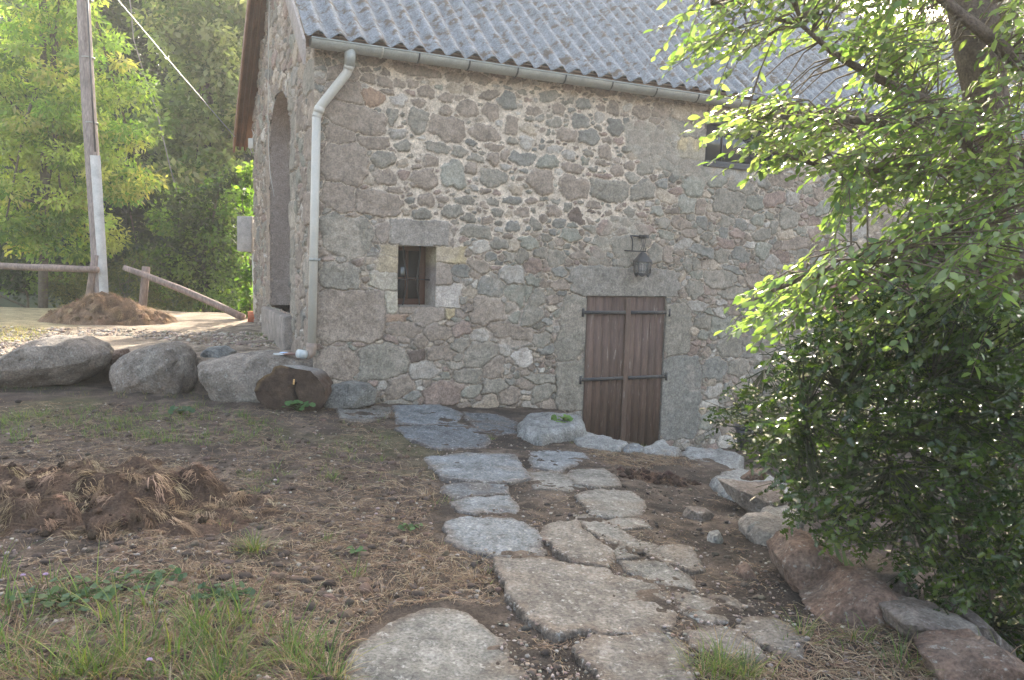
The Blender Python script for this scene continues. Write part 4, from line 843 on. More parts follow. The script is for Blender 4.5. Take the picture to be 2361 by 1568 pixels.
def merge(parts):
    V = []; F = {3: [], 4: []}; n = 0; C = []
    for v, f, c in parts:
        V.append(v); C.append(c)
        for q in f: F[q.shape[1]].append(q + n)
        n += len(v)
    return np.concatenate(V), [np.concatenate(x) for x in F.values() if x], np.concatenate(C)
def palette(n, cols, seed, var=.2):
    r = np.random.default_rng(seed); c = A(cols)[r.integers(0, len(cols), n)]; return np.clip(c * r.uniform(1 - var, 1 + var, (n, 1)) * r.uniform(.93, 1.07, (n, 3)), .004, 1)
def blades(P, az, L, W, lean, curve, C, seg=4, hug=None):
    """grass: base P, azimuth, length, width, lean 0 upright .. 1 lying, bend"""
    n = len(P); dh = np.stack([np.cos(az), np.sin(az), 0 * az], 1); sd_ = np.stack([-np.sin(az), np.cos(az), 0 * az], 1); V = []
    ang = (1 - lean) * pi / 2
    for j in range(seg + 1):
        t = j / seg; a = ang - curve * t
        fw = L * t * np.cos(ang - curve * t * .5); upw = L * t * np.sin(ang - curve * t * .5)
        c = P + dh * fw[:, None] + A([0, 0, 1]) * upw[:, None]
        w = W * (1 - .85 * t ** 1.5)
        V += [c - sd_ * w[:, None] * .5, c + sd_ * w[:, None] * .5]
    m = 2 * (seg + 1); V = np.stack(V, 1).reshape(-1, 3)
    b = (np.arange(n) * m)[:, None, None]; Q = A([(2 * j, 2 * j + 1, 2 * j + 3, 2 * j + 2) for j in range(seg)])
    return V, [(b + Q[None]).reshape(-1, 4)], np.repeat(C, m, 0)
SL = lambda X, Y: np.max([sdf(X, Y, p) for p in SLABP], 0)
SP_PX = None
# ------------------------------------------------------------------ straw, grass, pebbles
def scatter(poly, n, seed, clump=0, csize=.02, off_slab=.0):
    q = in_poly(n, poly, seed, clump, csize); p = ground_arr(q[:, 0], q[:, 1]); p[:, 2] = h(p[:, 0], p[:, 1])
    if off_slab is not None:
        s = SL(p[:, 0], p[:, 1]); k = s < -off_slab; p = p[k]; s = s[k]; p[:, 2] = np.where(s > 0, h(p[:, 0], p[:, 1], False) + .022, p[:, 2])
    return p
DRY = [(.26, .19, .125), (.21, .145, .095), (.34, .27, .19), (.13, .085, .06), (.17, .115, .08)]
GRN = [(.085, .145, .035), (.12, .18, .045), (.06, .11, .035), (.17, .20, .06), (.10, .15, .05)]
LEFTP = [(-60, 920), (600, 940), (880, 940), (960, 1010), (1010, 1100), (1000, 1250), (1130, 1290), (1180, 1400), (1050, 1380), (900, 1400), (780, 1500), (780, 1600), (-60, 1600)]
def lying(p, seed, Lr, W=.0028, cols=DRY, bend=.9):
    r = np.random.default_rng(seed); n = len(p); az = r.uniform(0, 2 * pi, n); L = r.uniform(*Lr, n); cv = r.normal(0, bend, n); V = []; seg = 4
    for j in range(seg + 1):
        t = j / seg; a = az + cv * t; x = p[:, 0] + L * t * np.cos(a); y = p[:, 1] + L * t * np.sin(a)
        z = h(x, y) + .004 + .22 * L * sin(pi * t) * r.uniform(0, 1, n) * .5
        w = W * (1 - .5 * t); V += [np.stack([x - w / 2 * np.sin(a), y + w / 2 * np.cos(a), z], 1), np.stack([x + w / 2 * np.sin(a), y - w / 2 * np.cos(a), z + w * .5], 1)]
    m = 2 * (seg + 1); V = np.stack(V, 1).reshape(-1, 3); b = (np.arange(n) * m)[:, None, None]
    Q = A([(2 * j, 2 * j + 1, 2 * j + 3, 2 * j + 2) for j in range(seg)])
    return V, [(b + Q[None]).reshape(-1, 4)], np.repeat(palette(n, cols, seed), m, 0)
LEFTX = [(-700, 930), (-60, 920), (-60, 1600), (-900, 1600)]
parts = [lying(scatter(LEFTX, 7000, 15, -.1, .012), 16, (.03, .12)), lying(scatter(LEFTP, 20000, 3, -.12, .012), 4, (.03, .12)),
         lying(scatter(LEFTP, 5500, 5, .1, .02), 6, (.05, .15), .0026),
         lying(scatter([(1000, 950), (1300, 1000), (1500, 1020), (1650, 1080), (1750, 1200), (1900, 1350), (2000, 1500), (1500, 1560), (1250, 1560), (1150, 1300), (1000, 1100)], 5000, 7, .05, .02, .0), 8, (.02, .07), .0022),
         lying(scatter([(1350, 1040), (1480, 1030), (1560, 1040), (1560, 1075), (1480, 1085), (1400, 1075)], 1600, 9), 10, (.04, .12), .003),
         lying(scatter([(1500, 1480), (1750, 1430), (1950, 1440), (2361, 1500), (2361, 1600), (1560, 1600)], 3500, 11), 12, (.04, .14), .003)]
V_, F_, C_ = merge(parts); tag(mk('dry_grass', V_, F_, MT['straw'], origin=(0, 0, 0), col=C_), kind='stuff')
def tufts(cent, n, L, seed, cols, spread=.05, lean=.35, W=.004, curve=.8):
    r = np.random.default_rng(seed); k = len(cent); P = np.repeat(cent, n, 0); m = len(P); a = r.uniform(0, 2 * pi, m); rr = np.abs(r.normal(0, spread, m))
    P = P + np.stack([rr * np.cos(a), rr * np.sin(a), 0 * a], 1); P[:, 2] = h(P[:, 0], P[:, 1]) - .005
    az = a + r.normal(0, .7, m); LL = L * r.uniform(.35, 1.1, m); ln = np.clip(lean * r.uniform(.2, 1.6, m), 0, .9)
    return blades(P, az, LL, W * r.uniform(.6, 1.2, m), ln, curve * r.uniform(.3, 1.6, m), palette(m, cols, seed))
dt_ = scatter(LEFTP, 260, 21, .05, .02)
dry_t = [tufts(dt_, 22, .085, 22, DRY, .025, .55, .003, 1.2)]
for (px, py, n, L, s) in ((985, 1145, 120, .11, .04), (1095, 1335, 130, .08, .05), (1160, 1300, 90, .07, .05), (880, 1370, 120, .09, .06), (960, 1345, 150, .11, .06), (1000, 1310, 80, .1, .05), (900, 960, 160, .12, .09), (420, 1330, 140, .09, .07), (750, 1310, 100, .07, .05), (620, 1340, 140, .08, .07), (1180, 1085, 60, .05, .03), (470, 790, 160, .2, .12), (1340, 1330, 40, .05, .03), (1900, 1130, 30, .04, .03)):
    g_ = ground_at(px, py); dry_t.append(tufts(A([g_]), n, L, px, DRY, s, .5, .0035, 1.2))
for i_, (px, py) in enumerate(((1500, 1045), (1540, 1052), (1450, 1040), (1560, 1060), (1590, 1075), (1410, 1035))): g_ = ground_at(px, py); dry_t.append(tufts(A([g_]), 130, .10, 900 + i_, DRY, .08, .6, .003, 1.3))
V_, F_, C_ = merge(dry_t); tag(mk('dry_grass_tufts', V_, F_, MT['straw'], origin=(0, 0, 0), col=C_), kind='stuff')
gt = [tufts(scatter(LEFTX, 110, 17, 0, .02), 16, .13, 18, GRN + DRY[:2], .05, .4, .0045, .9)]
cl = scatter([(0, 885), (600, 915), (900, 935), (880, 950), (600, 935), (0, 905)], 70, 19); gt.append(tufts(cl, 14, .08, 20, GRN + DRY, .05, .45, .004, .9))
cl = scatter([(960, 1000), (1010, 1010), (1060, 1200), (1130, 1290), (1180, 1390), (1130, 1380), (1000, 1250)], 26, 24); gt.append(tufts(cl, 14, .07, 25, GRN[:2] + DRY, .03, .5, .0035, 1.0))
cl = scatter([(-60, 1330), (150, 1340), (400, 1380), (620, 1420), (780, 1500), (790, 1600), (-60, 1600)], 95, 31, -.05, .02)
gt.append(tufts(cl, 20, .15, 32, GRN + DRY, .04, .45, .005, 1.0))
gt.append(tufts(cl[::2], 7, .27, 33, GRN, .03, .25, .0075, .8))
cl = scatter([(-60, 1450), (800, 1500), (790, 1600), (-60, 1600)], 110, 34, -.3, .02); gt.append(tufts(cl[::2], 16, .18, 35, GRN[:3] + DRY, .05, .45, .006, 1.2))
cl = scatter([(60, 950), (430, 930), (620, 960), (640, 1010), (450, 1035), (100, 1000)], 130, 36, .0, .02); gt.append(tufts(cl, 16, .11, 37, GRN, .05, .4, .0045, .8))
cl = scatter([(640, 940), (900, 960), (880, 1130), (700, 1150), (560, 1100)], 60, 38, .1, .02); gt.append(tufts(cl, 14, .08, 39, GRN, .04, .4, .0035, .8))
cl = scatter([(-60, 960), (60, 950), (90, 1020), (-60, 1040)], 40, 40); gt.append(tufts(cl, 20, .1, 41, GRN, .05, .5, .006, .8))
for i_, (px, py, n, L, s) in enumerate(((585, 1270, 170, .15, .05), (770, 1105, 60, .1, .03), (590, 1140, 60, .1, .05), (750, 1245, 40, .08, .03), (515, 1215, 14, .12, .03), (1330, 1022, 30, .05, .06), (820, 1330, 24, .14, .03), (1660, 1545, 190, .17, .07), (1720, 1560, 90, .15, .05), (1850, 1470, 50, .16, .06), (1970, 1475, 60, .14, .06), (2080, 1540, 60, .16, .07), (2280, 1560, 50, .2, .07), (1620, 1560, 60, .14, .05), (1480, 1030, 70, .06, .1), (1560, 1042, 40, .06, .06), (620, 795, 120, .09, .3), (1135, 1010, 20, .1, .02), (240, 1560, 60, .3, .05), (100, 1560, 60, .28, .06), (420, 1560, 60, .25, .06), (560, 1560, 60, .25, .06), (700, 1560, 60, .22, .06))):
    g_ = ground_at(px, py); gt.append(tufts(A([g_]), n, L, 100 + i_, GRN + DRY[:1], s, .38, .0042, .9))
cl = scatter([(560, 765), (650, 755), (670, 790), (560, 792)], 60, 43, off_slab=None); gt.append(tufts(cl, 18, .08, 44, GRN, .08, .5, .006, .8))
cl = scatter([(-60, 745), (90, 735), (130, 755), (60, 790), (-60, 790)], 160, 45, off_slab=None); gt.append(tufts(cl, 14, .09, 46, [(.3, .27, .12), (.36, .3, .16), (.2, .22, .08)], .1, .5, .008, .8))
cl = scatter([(0, 712), (600, 725), (600, 740), (0, 730)], 160, 47, off_slab=None); gt.append(tufts(cl, 12, .14, 48, GRN + DRY[:2], .12, .4, .01, .8))
V_, F_, C_ = merge(gt); tag(mk('green_grass', V_, F_, MT['grass'], origin=(0, 0, 0), col=C_), kind='stuff')
def rocks(p, smin, smax, seed, cols, name, flat=.7):
    r = np.random.default_rng(seed); v, f = ico(1); n = len(p); s = smin + (smax - smin) * r.random(n) ** 3
    J = v[None] * (1 + .25 * r.uniform(-1, 1, (n, len(v), 1))) * (s[:, None, None] * r.uniform(.6, 1.2, (n, 1, 3))); J[:, :, 2] *= flat
    W = p[:, None] + J; W[:, :, 2] += (s * .2)[:, None]
    F_ = (np.arange(n) * len(v))[:, None, None] + f[None]
    tag(mk(name, W.reshape(-1, 3), F_.reshape(-1, 3), MT['pebble'], origin=(0, 0, 0), col=np.repeat(palette(n, cols, seed, .25), len(v), 0), smooth=False), kind='stuff')
PC = [(.20, .165, .14), (.13, .105, .09), (.27, .235, .205), (.11, .085, .07), (.17, .13, .105), (.15, .12, .10), (.26, .23, .20)]
rocks(scatter(LEFTP, 3800, 51), .003, .016, 52, PC, 'pebbles')
rocks(scatter([(1000, 950), (1300, 1000), (1650, 1080), (1830, 1200), (2000, 1420), (2361, 1520), (2361, 1600), (1000, 1600), (1180, 1400), (1000, 1100)], 6500, 53, 0, .02, -.05), .002, .012, 54, PC, 'path_grit')
rocks(scatter(LEFTP, 2600, 57), .006, .035, 58, [(.065, .047, .037), (.05, .037, .03), (.09, .062, .048)], 'soil_clods', .6)
rocks(scatter([(1180, 1100), (1500, 1100), (1750, 1120), (1900, 1350), (1980, 1450), (1200, 1560), (1100, 1300)], 900, 59, .1), .005, .022, 60, [(.05, .04, .034), (.035, .03, .027), (.09, .07, .055)], 'soil_clods', .6)
q = scatter([(-60, 733), (560, 734), (660, 800), (500, 800), (330, 780), (200, 775), (-60, 830)], 6500, 55, off_slab=None); rocks(q, .008, .035, 56, [(.30, .25, .2), (.24, .19, .15), (.36, .31, .26), (.2, .15, .12)], 'gravel', .6)

# ------------------------------------------------------------------ mounds of lifted turf
def mound(name, cpx, cpy, rx, ry, hh, label, seed, lump=.06, colr=(.085, .055, .04), tuftn=170, tl=.13, step=.025, tint=DRY, Yc=None):
    c = ground_at(cpx, cpy) if Yc is None else at_y(cpx, cpy, Yc); c[2] = float(h(c[0], c[1], False)); xs = np.arange(-rx * 1.15, rx * 1.15, step); ys = np.arange(-ry * 1.15, ry * 1.15, step); X, Y = np.meshgrid(xs, ys)
    r2 = np.sqrt((X / rx) ** 2 + (Y / ry) ** 2) + .18 * fbm(X * 2.2, Y * 2.2, 0, seed, 3)
    def hz(X, Y):
        r2 = np.sqrt((X / rx) ** 2 + (Y / ry) ** 2) + .18 * fbm(X * 2.2, Y * 2.2, 0, seed, 3)
        b = np.clip(1 - np.maximum(r2, 0) ** 1.6, 0, 1)
        return h(X + c[0], Y + c[1], False) - .02 + hh * b + (lump * fbm(X * 5, Y * 5, 0, seed + 1, 4) + lump * .9 * np.floor(3 * fbm(X * 3, Y * 3, 0, seed + 2, 3)) / 3) * sst(0, .35, b) + .034 * fbm(X * 15, Y * 15, 0, seed + 3, 4, .6) * sst(0, .2, b)
    Z = hz(X, Y); keep = (r2[:-1, :-1] < 1.1)
    C = A(colr) * (1 + .5 * fbm(X * 6, Y * 6, 0, seed + 5, 4) + .4 * fbm(X * 25, Y * 25, 0, seed + 6, 2))[..., None]
    V = np.stack([X + c[0], Y + c[1], Z], -1).reshape(-1, 3); V, F, C = compact(V, gridF(len(xs), len(ys), keep), np.clip(C, .01, 1).reshape(-1, 3))
    root = thing(name, (c[0], c[1], c[2]), label, 'mound')
    mk('earth', V, F, MT['soil'], root, col=C, smooth=True)
    r = np.random.default_rng(seed); m = tuftn; a = r.uniform(0, 2 * pi, m); q = np.sqrt(r.random(m)) * .95; tx = q * rx * np.cos(a); ty = q * ry * np.sin(a); n = 26
    e = .03; gx_ = (hz(tx + e, ty) - hz(tx - e, ty)) / (2 * e); gy_ = (hz(tx, ty + e) - hz(tx, ty - e)) / (2 * e); azd = np.arctan2(-gy_ - .35, -gx_)
    TX = np.repeat(tx, n) + r.normal(0, .022, m * n); TY = np.repeat(ty, n) + r.normal(0, .014, m * n)
    P = np.stack([TX + c[0], TY + c[1], hz(TX, TY) + .0], 1); az = np.repeat(azd + r.normal(0, .5, m), n) + r.normal(0, .22, m * n)
    CC = np.repeat(palette(m, tint, seed, .25) * r.uniform(.5, 1.25, (m, 1)), n, 0) * r.uniform(.8, 1.15, (m * n, 1))
    P[:, 2] += .02 * r.random(m * n)
    v, f, cc = blades(P, az, tl * np.repeat(r.uniform(.5, 1.3, m), n) * r.uniform(.5, 1.1, m * n), .0042 + 0 * az, .55 + .35 * r.random(m * n), .9 + 1.3 * r.random(m * n), CC)
    k = 1400; TX = r.uniform(-rx, rx, k) * .9; TY = r.uniform(-ry, ry, k) * .9; P = np.stack([TX + c[0], TY + c[1], hz(TX, TY) + .004], 1)
    v2, f2, c2 = blades(P, r.uniform(0, 6.28, k), r.uniform(.03, .14, k), .003 + 0 * TX, .85 + .1 * r.random(k), r.uniform(-.3, .8, k), palette(k, tint, seed + 1, .3))
    q = 160; TX = r.uniform(-rx, rx, q) * .95; TY = r.uniform(-ry, ry, q) * .95; kk = (TX / rx) ** 2 + (TY / ry) ** 2 < .95; TX = TX[kk]; TY = TY[kk]; q = len(TX); iv, ifc = ico(1)
    sz = .008 + .034 * r.random(q) ** 3; J = iv[None] * (1 + .3 * r.uniform(-1, 1, (q, len(iv), 1))) * sz[:, None, None]; W3 = (np.stack([TX + c[0], TY + c[1], hz(TX, TY) + sz * .3], 1)[:, None] + J).reshape(-1, 3)
    tag(mk('clods', W3, ((np.arange(q) * len(iv))[:, None, None] + ifc[None]).reshape(-1, 3), MT['soil'], root, col=np.repeat(palette(q, [colr, tuple(t * .6 for t in colr)], seed + 3, .3), len(iv), 0)), kind='stuff')
    V_, F_, C_ = merge([(v, f, cc), (v2, f2, c2)]); o = mk('dead_turf', V_, F_, MT['straw'], root, col=np.clip(C_, .01, 1)); return c, hz
mound('turf_mound', 205, 1165, 1.25, .62, .26, 'large low heap of upturned turf with hanging dead roots in the left foreground', 61, lump=.13, tuftn=300, tl=.115, tint=[(.28, .19, .12), (.21, .135, .085), (.12, .08, .055), (.34, .25, .165)])
mound('turf_mound', 254, 744, 1.12, .6, .47, 'sunlit heap of pale dead turf at the foot of the utility pole', 64, lump=.13, colr=(.2, .13, .085), tuftn=300, tl=.16, step=.03, Yc=13.1, tint=[(.40, .28, .17), (.34, .22, .13), (.28, .18, .11)])
mound('turf_mound', 1500, 1105, .42, .22, .07, 'small heap of dark red-brown leaf litter beside the path edging', 66, lump=.03, colr=(.07, .045, .038), tuftn=25, tl=.05, step=.015, tint=[(.12, .07, .05), (.2, .13, .09)])
# ------------------------------------------------------------------ sawn log, plank, shards
RL = Rg(535, 743, .2014)
lp = [(255,780),(290,680),(370,610),(450,580),(480,510),(560,490),(720,530),(900,560),(980,640),(1060,760),(1075,880),(1030,980),(850,1030),(700,1030),(400,980),(290,890)]
YL = 8.2; Pn = A([at_y(*RL(*p), YL) for p in lp]); cc_ = Pn.mean(0)
def ring(t):   # smooth closed outline
    n = len(Pn); s = t * n; i = np.floor(s).astype(int) % n; f = (s - np.floor(s))[:, None]; return Pn[i] * (1 - f) + Pn[(i + 1) % n] * f
log = thing('sawn_log', (cc_[0], YL + .3, cc_[2] - .25), 'thick dark sawn log with a cracked rotten end face and mossy grey top', 'log')
nt = 120; tt = np.arange(nt) / nt; rr0 = ring(tt); VV = []; CC = []
for k in range(15):
    f = k / 14; pt = cc_ + (rr0 - cc_) * (1 - .22 * f) * (1 + .02 * vn(tt * 60, f * 6, 0, 3))[:, None] + A([.03, .6, -.02]) * f; VV.append(pt)
    up = sst(.2, .9, (rr0[:, 2] - cc_[2]) / .28)[:, None]; CC.append(A([.07, .045, .033]) * (1 - up) + A([.23, .225, .215]) * up + .02 * vn(tt * 40, f * 9, 0, 6)[:, None])
Q = [(k * nt + i, k * nt + (i + 1) % nt, (k + 1) * nt + (i + 1) % nt, (k + 1) * nt + i) for k in range(14) for i in range(nt)]
mk('bark', np.concatenate(VV), A(Q), MT['bark'], log, col=np.clip(np.concatenate(CC), .01, 1), smooth=True)
VV = []; CC = []; nr = 26
for k in range(nr):
    f = 1 - k / nr; p = cc_ + (rr0 - cc_) * f; crack = np.exp(-((p[:, 0] - cc_[0] - .075 + .03 * vn(p[:, 2] * 9, 0, 0, 2)) / .018) ** 2) * (p[:, 2] < cc_[2] + .05)
    p = p + A([0, 1, 0]) * (.018 * fbm(p[:, 0] * 14, p[:, 2] * 14, 0, 8, 4) + .05 * crack)[:, None]; VV.append(p)
    rg_ = .12 * np.sin(f * 60)[None] if False else 0
    lt = sst(.82, 1, f) * (tt < .35); C = A([.06, .04, .03]) * (1 + .45 * fbm(p[:, 0] * 11, p[:, 2] * 11, 0, 9, 4) + .1 * sin(f * 70))[:, None] * (1 - .8 * crack)[:, None]
    CC.append(C * (1 - lt[:, None] * .4) + A([.30, .2, .1]) * lt[:, None] * .4)
VV.append(cc_[None]); CC.append(A([[.12, .07, .05]]))
Q = [((k + 1) * nt + i, (k + 1) * nt + (i + 1) % nt, k * nt + (i + 1) % nt, k * nt + i) for k in range(nr - 1) for i in range(nt)]
mk('cut_face', np.concatenate(VV), [A(Q), A([((nr - 1) * nt + i, nr * nt, (nr - 1) * nt + (i + 1) % nt) for i in range(nt)])], MT['bark'], log, col=np.clip(np.concatenate(CC), .01, 1), smooth=True)
p = at_y(*RL(707, 680), YL - .01); mb = MB(); mb.box(p - A([.008, .012, .03]), A([.016, 0, 0]), A([0, .012, 0]), A([.004, 0, .055])); mb.build('wood_chip', texmat('fresh_wood', (.5, .3, .12), .8), log, bevel=.003)
g0 = ground_at(541, 797); g1 = ground_at(664, 792); dd = g1 - g0; mb = MB(); mb.box(g0 + A([0, 0, -.03]), dd, A([0, .09, 0]), A([0, 0, .085])); 
tag(mb.build('timber_plank', texmat('old_plank', (.24, .19, .16), .9, .2, (5, .3), (50, .3), (40, .6, .006)), bevel=.006), 'old weathered timber lying on the terrace near the gable corner', 'plank')
for i_, (x, y, s, c, lb) in enumerate(((642, 817, .09, (.38, .38, .37), 'white broken shard lying on the flat-topped boulder'), (655, 813, .05, (.35, .45, .6), 'small bluish shard beside the white one'), (612, 817, .08, (.16, .09, .07), 'dark red-brown bark scrap left of the white shard'), (672, 816, .1, (.18, .10, .08), 'red-brown bark scrap next to the pipe spout'))):
    p = at_y(x, y, 8.85); v, f = ico(2); r = np.random.default_rng(i_); v = v * (1 + .3 * vn(v[:, 0] * 3 + i_, v[:, 1] * 3, v[:, 2] * 3, i_))[:, None] * A([s, s * .5, s * .16])
    tag(mk('shard' if i_ < 2 else 'bark_scrap', v + p, f, texmat('shard_%s' % 'abcd'[i_], c, .6, .4), smooth=False), lb, 'shard' if i_ < 2 else 'bark scrap')
# ------------------------------------------------------------------ utility pole, wires, fence
YP = 14.4
pole = thing('utility_pole', (at_y(240, 700, YP)[0], YP, .2), 'leaning grey wooden utility pole with a pale metal guard on its lower half', 'utility pole')
pb = at_y(236, 760, YP); pt_ = at_y(173, -330, YP)
mb = MB(); mb.tube([pb + (pt_ - pb) * f + A([.012 * sin(9 * f), 0, 0]) for f in np.linspace(0, 1, 14)], np.linspace(.135, .098, 14), 20, c=A([.23, .19, .175])); mb.build('pole_shaft', MT['oldwood'], pole, smooth=True)
ga = at_y(219, 360, YP); gb2 = at_y(239, 690, YP)
VV = []; 
for f in (0, 1):
    for t in np.linspace(radians(188), radians(330), 12): 
        for rr_ in (.128, .122): VV.append(ga + (gb2 - ga) * f + A([rr_ * cos(t) + .02, rr_ * sin(t), 0]))
Q = [(2 * i, 2 * i + 2, 26 - 2 + 2 * i + 2 - 2 + 0, 24 + 2 * i) for i in range(11)]
Q = [(2 * i, 2 * i + 2, 24 + 2 * i + 2, 24 + 2 * i) for i in range(11)] + [(2 * i + 1, 24 + 2 * i + 1, 24 + 2 * i + 3, 2 * i + 3) for i in range(11)]
mk('metal_guard', VV, A(Q), texmat('galvanised_guard', (.42, .41, .40), .5, .45, (5, .2), (40, .08), None, metallic=.3), pole, smooth=True)
mb = MB(); mb.tube([at_y(*q, YP - .12) for q in ((199, -60), (204, 60), (211, 200), (220, 350))], .016, 8); mb.build('riser_cable', MT['blackplastic'], pole, smooth=True)
for (x, y) in ((197, 2), (202, 135), (210, 285)):
    mb = MB(); c_ = at_y(x, y, YP); mb.tube([c_, c_ + A([0, 0, .02])], .122, 20, True); mb.build('band', MT['zinc'], pole)
mb = MB(); e0 = at_y(541, 315, 12.6); e1 = at_y(272, 0, 10.5); mb.tube([e1 + (e1 - e0) * .35, e1, e1 * .5 + e0 * .5 - A([0, 0, .015]), e0], .0065, 6)
tag(mb.build('overhead_cable', MT['white']), 'bright white service cable slanting down to the barn eave', 'cable')
mb = MB(); e0 = at_y(308, 90, 19); e1 = at_y(392, 385, 19); mb.tube([at_y(296, -20, 19), at_y(302, 20, 19), e0, at_y(335, 180, 19), at_y(362, 260, 19), e1, at_y(440, 560, 19), at_y(480, 690, 19)], .013, 6)
tag(mb.build('guy_wire', MT['oldwood'], col=np.tile(A([.25, .22, .2]), (len(mb.V[0]), 1))), 'thin dark wire hanging down in front of the trees', 'wire')
fen = thing('wooden_fence', tuple(at_y(205, 700, 14.3)), 'rustic pole fence with one level rail, left of the utility pole', 'fence')
wc = A([.22, .165, .14])
def fpost(par, pts, Y, r): mb = MB(); mb.tube([at_y(*q, Y) for q in pts], r, 12, c=wc, jit=.12); mb.build('post', MT['oldwood'], par, smooth=True)
fpost(fen, ((222, 588), (214, 640), (202, 725)), 14.3, [.07, .075, .08]); fpost(fen, ((-180, 588), (-182, 650), (-186, 740)), 14.0, .075)
mb = MB(); mb.tube([at_y(*q, 14.15) for q in ((-260, 618), (-120, 610), (0, 613), (60, 616), (120, 618), (180, 620), (226, 622))], [.05, .055, .06, .055, .062, .058, .055], 12, c=wc, jit=.12); mb.build('rail', MT['oldwood'], fen, smooth=True)
fen2 = thing('wooden_fence', tuple(at_y(330, 705, 14.3)), 'broken fence section with a short post and its rail slanting to the ground', 'fence')
fpost(fen2, ((337, 615), (334, 650), (328, 720)), 14.3, .072)
mb = MB(); mb.tube([at_y(286, 617, 14.1), at_y(330, 633, 14.1), at_y(420, 668, 14.0), at_y(500, 703, 13.9), at_y(562, 733, 13.8)], [.048, .055, .06, .062, .066], 12, c=wc, jit=.1); mb.build('rail', MT['oldwood'], fen2, smooth=True)
# ------------------------------------------------------------------ background trees
def unit(n, r): v = r.normal(size=(n, 3)); return v / np.linalg.norm(v, axis=1)[:, None]
def foliage(cent, rad, per, L, W, cols, seed, flat=.6, droop=.4, var=.22):
    """leaf-sized faces in clumps; cent (k,3), rad (k,)"""
    r = np.random.default_rng(seed); k = len(cent); n = k * per; u = unit(n, r) * (r.random((n, 1)) ** .45)
    P = np.repeat(cent, per, 0) + u * np.repeat(rad, per)[:, None] * A([1, 1, flat]); D = u + r.normal(0, .6, (n, 3)); D[:, 2] -= droop
    N = r.normal(0, .75, (n, 3)) + A([0, 0, 1.0]); c = np.repeat(palette(k, cols, seed + 1, .22), per, 0) * r.uniform(1 - var, 1 + var, (n, 1))
    v, f, m = diamond(P, D, N, L * r.uniform(.6, 1.25, n), W * r.uniform(.7, 1.2, n)); return v, f, np.repeat(np.clip(c, .004, 1), m, 0)
def tree(name, base, top, ell, nc, per, crad, L, W, cols, label, group, seed, trunk_r=.12, limbs=7, tc=(.11, .095, .07), flat=.6, mat='leaffar'):
    """ell = list of (centre, radii) lobes; clumps near each lobe's outer part"""
    r = np.random.default_rng(seed); base = A(base, float); top = A(top, float)
    root = thing(name, tuple(base), label, 'tree', group)
    vol = A([e[1][0] * e[1][1] * e[1][2] for e in ell]) ** .7; w = vol / vol.sum(); cent = []
    for (c, rd), f in zip(ell, w):
        k = max(3, int(nc * f)); u = unit(k, r) * (r.random((k, 1)) ** .33); cent.append(A(c) + u * A(rd))
    cent = np.concatenate(cent); rad = crad * r.uniform(.6, 1.3, len(cent))
    v, f, c = foliage(cent, rad, per, L, W, cols, seed, flat)
    mk('crown', v, f, MT[mat], root, col=c)
    mb = MB(); T = [base + (top - base) * t + A([.12 * sin(5 * t + seed), .1 * cos(4 * t), 0]) * t for t in np.linspace(0, 1, 9)]
    mb.tube(T, np.linspace(trunk_r, trunk_r * .2, 9), 9, c=A(tc))
    for k in range(limbs):
        e = cent[r.integers(len(cent))]; s_ = T[2 + int(r.integers(6))]; m_ = (s_ + e) / 2 + A([0, 0, .25]); mb.tube([s_, m_, e], [trunk_r * .4, trunk_r * .25, .015], 6, c=A(tc))
    mb.build('trunk', MT['bark'], root, smooth=True); return root
YG = [(.27, .34, .11), (.37, .42, .14), (.18, .26, .07), (.42, .39, .16), (.13, .21, .06)]
DG = [(.02, .036, .011), (.028, .046, .014), (.015, .028, .010), (.055, .08, .024)]
GG = [(.16, .20, .085), (.22, .25, .12), (.10, .14, .055), (.29, .30, .18)]
BG = [(.095, .15, .04), (.13, .19, .055), (.065, .115, .03)]
Y0 = 16.2
pe = lambda px, py, Y: at_y(px, py, Y)
s_ = Y0 / FPX
E1 = [(pe(100, 60, Y0), (150 * s_, 1.2, 160 * s_)), (pe(60, 250, Y0), (170 * s_, 1.3, 130 * s_)), (pe(210, 210, Y0), (120 * s_, 1.1, 130 * s_)), (pe(120, 420, Y0), (170 * s_, 1.2, 110 * s_)), (pe(250, 360, Y0), (95 * s_, .9, 110 * s_)), (pe(60, 530, Y0), (130 * s_, 1.0, 70 * s_)), (pe(200, 530, Y0), (90 * s_, .9, 60 * s_)), (pe(90, -200, Y0), (140 * s_, 1.2, 170 * s_)), (pe(-120, 300, Y0), (130 * s_, 1.2, 250 * s_)), (pe(100, -480, Y0), (90 * s_, .8, 160 * s_))]
tree('locust_tree', pe(99, 790, Y0), pe(96, -560, Y0), E1, 400, 125, .42, .14, .028, YG, 'sunlit yellow-green feathery tree behind the fence and pole', 'trees beyond the fence', 201, .1, 14, (.12, .10, .075), .45)
Y1 = 21.0; s_ = Y1 / FPX
E2 = [(pe(470, 60, Y1), (110 * s_, 1.5, 120 * s_)), (pe(540, 40, Y1), (80 * s_, 1.5, 140 * s_)), (pe(430, 290, Y1), (90 * s_, 1.3, 90 * s_)), (pe(520, 230, Y1), (90 * s_, 1.4, 110 * s_)), (pe(480, 400, Y1), (120 * s_, 1.4, 60 * s_))]
tree('beech_tree', pe(480, 760, Y1), pe(490, -60, Y1), E2, 190, 110, .5, .19, .06, GG, 'pale grey-green tree filling the gap left of the barn roof edge', 'trees beyond the fence', 203, .14, 10)
Y2 = 17.5; s_ = Y2 / FPX
E3 = [(pe(500, 560, Y2), (80 * s_, .9, 90 * s_)), (pe(430, 500, Y2), (70 * s_, .9, 60 * s_)), (pe(545, 450, Y2), (45 * s_, .7, 60 * s_)), (pe(400, 620, Y2), (80 * s_, .9, 60 * s_)), (pe(520, 660, Y2), (90 * s_, .8, 50 * s_))]
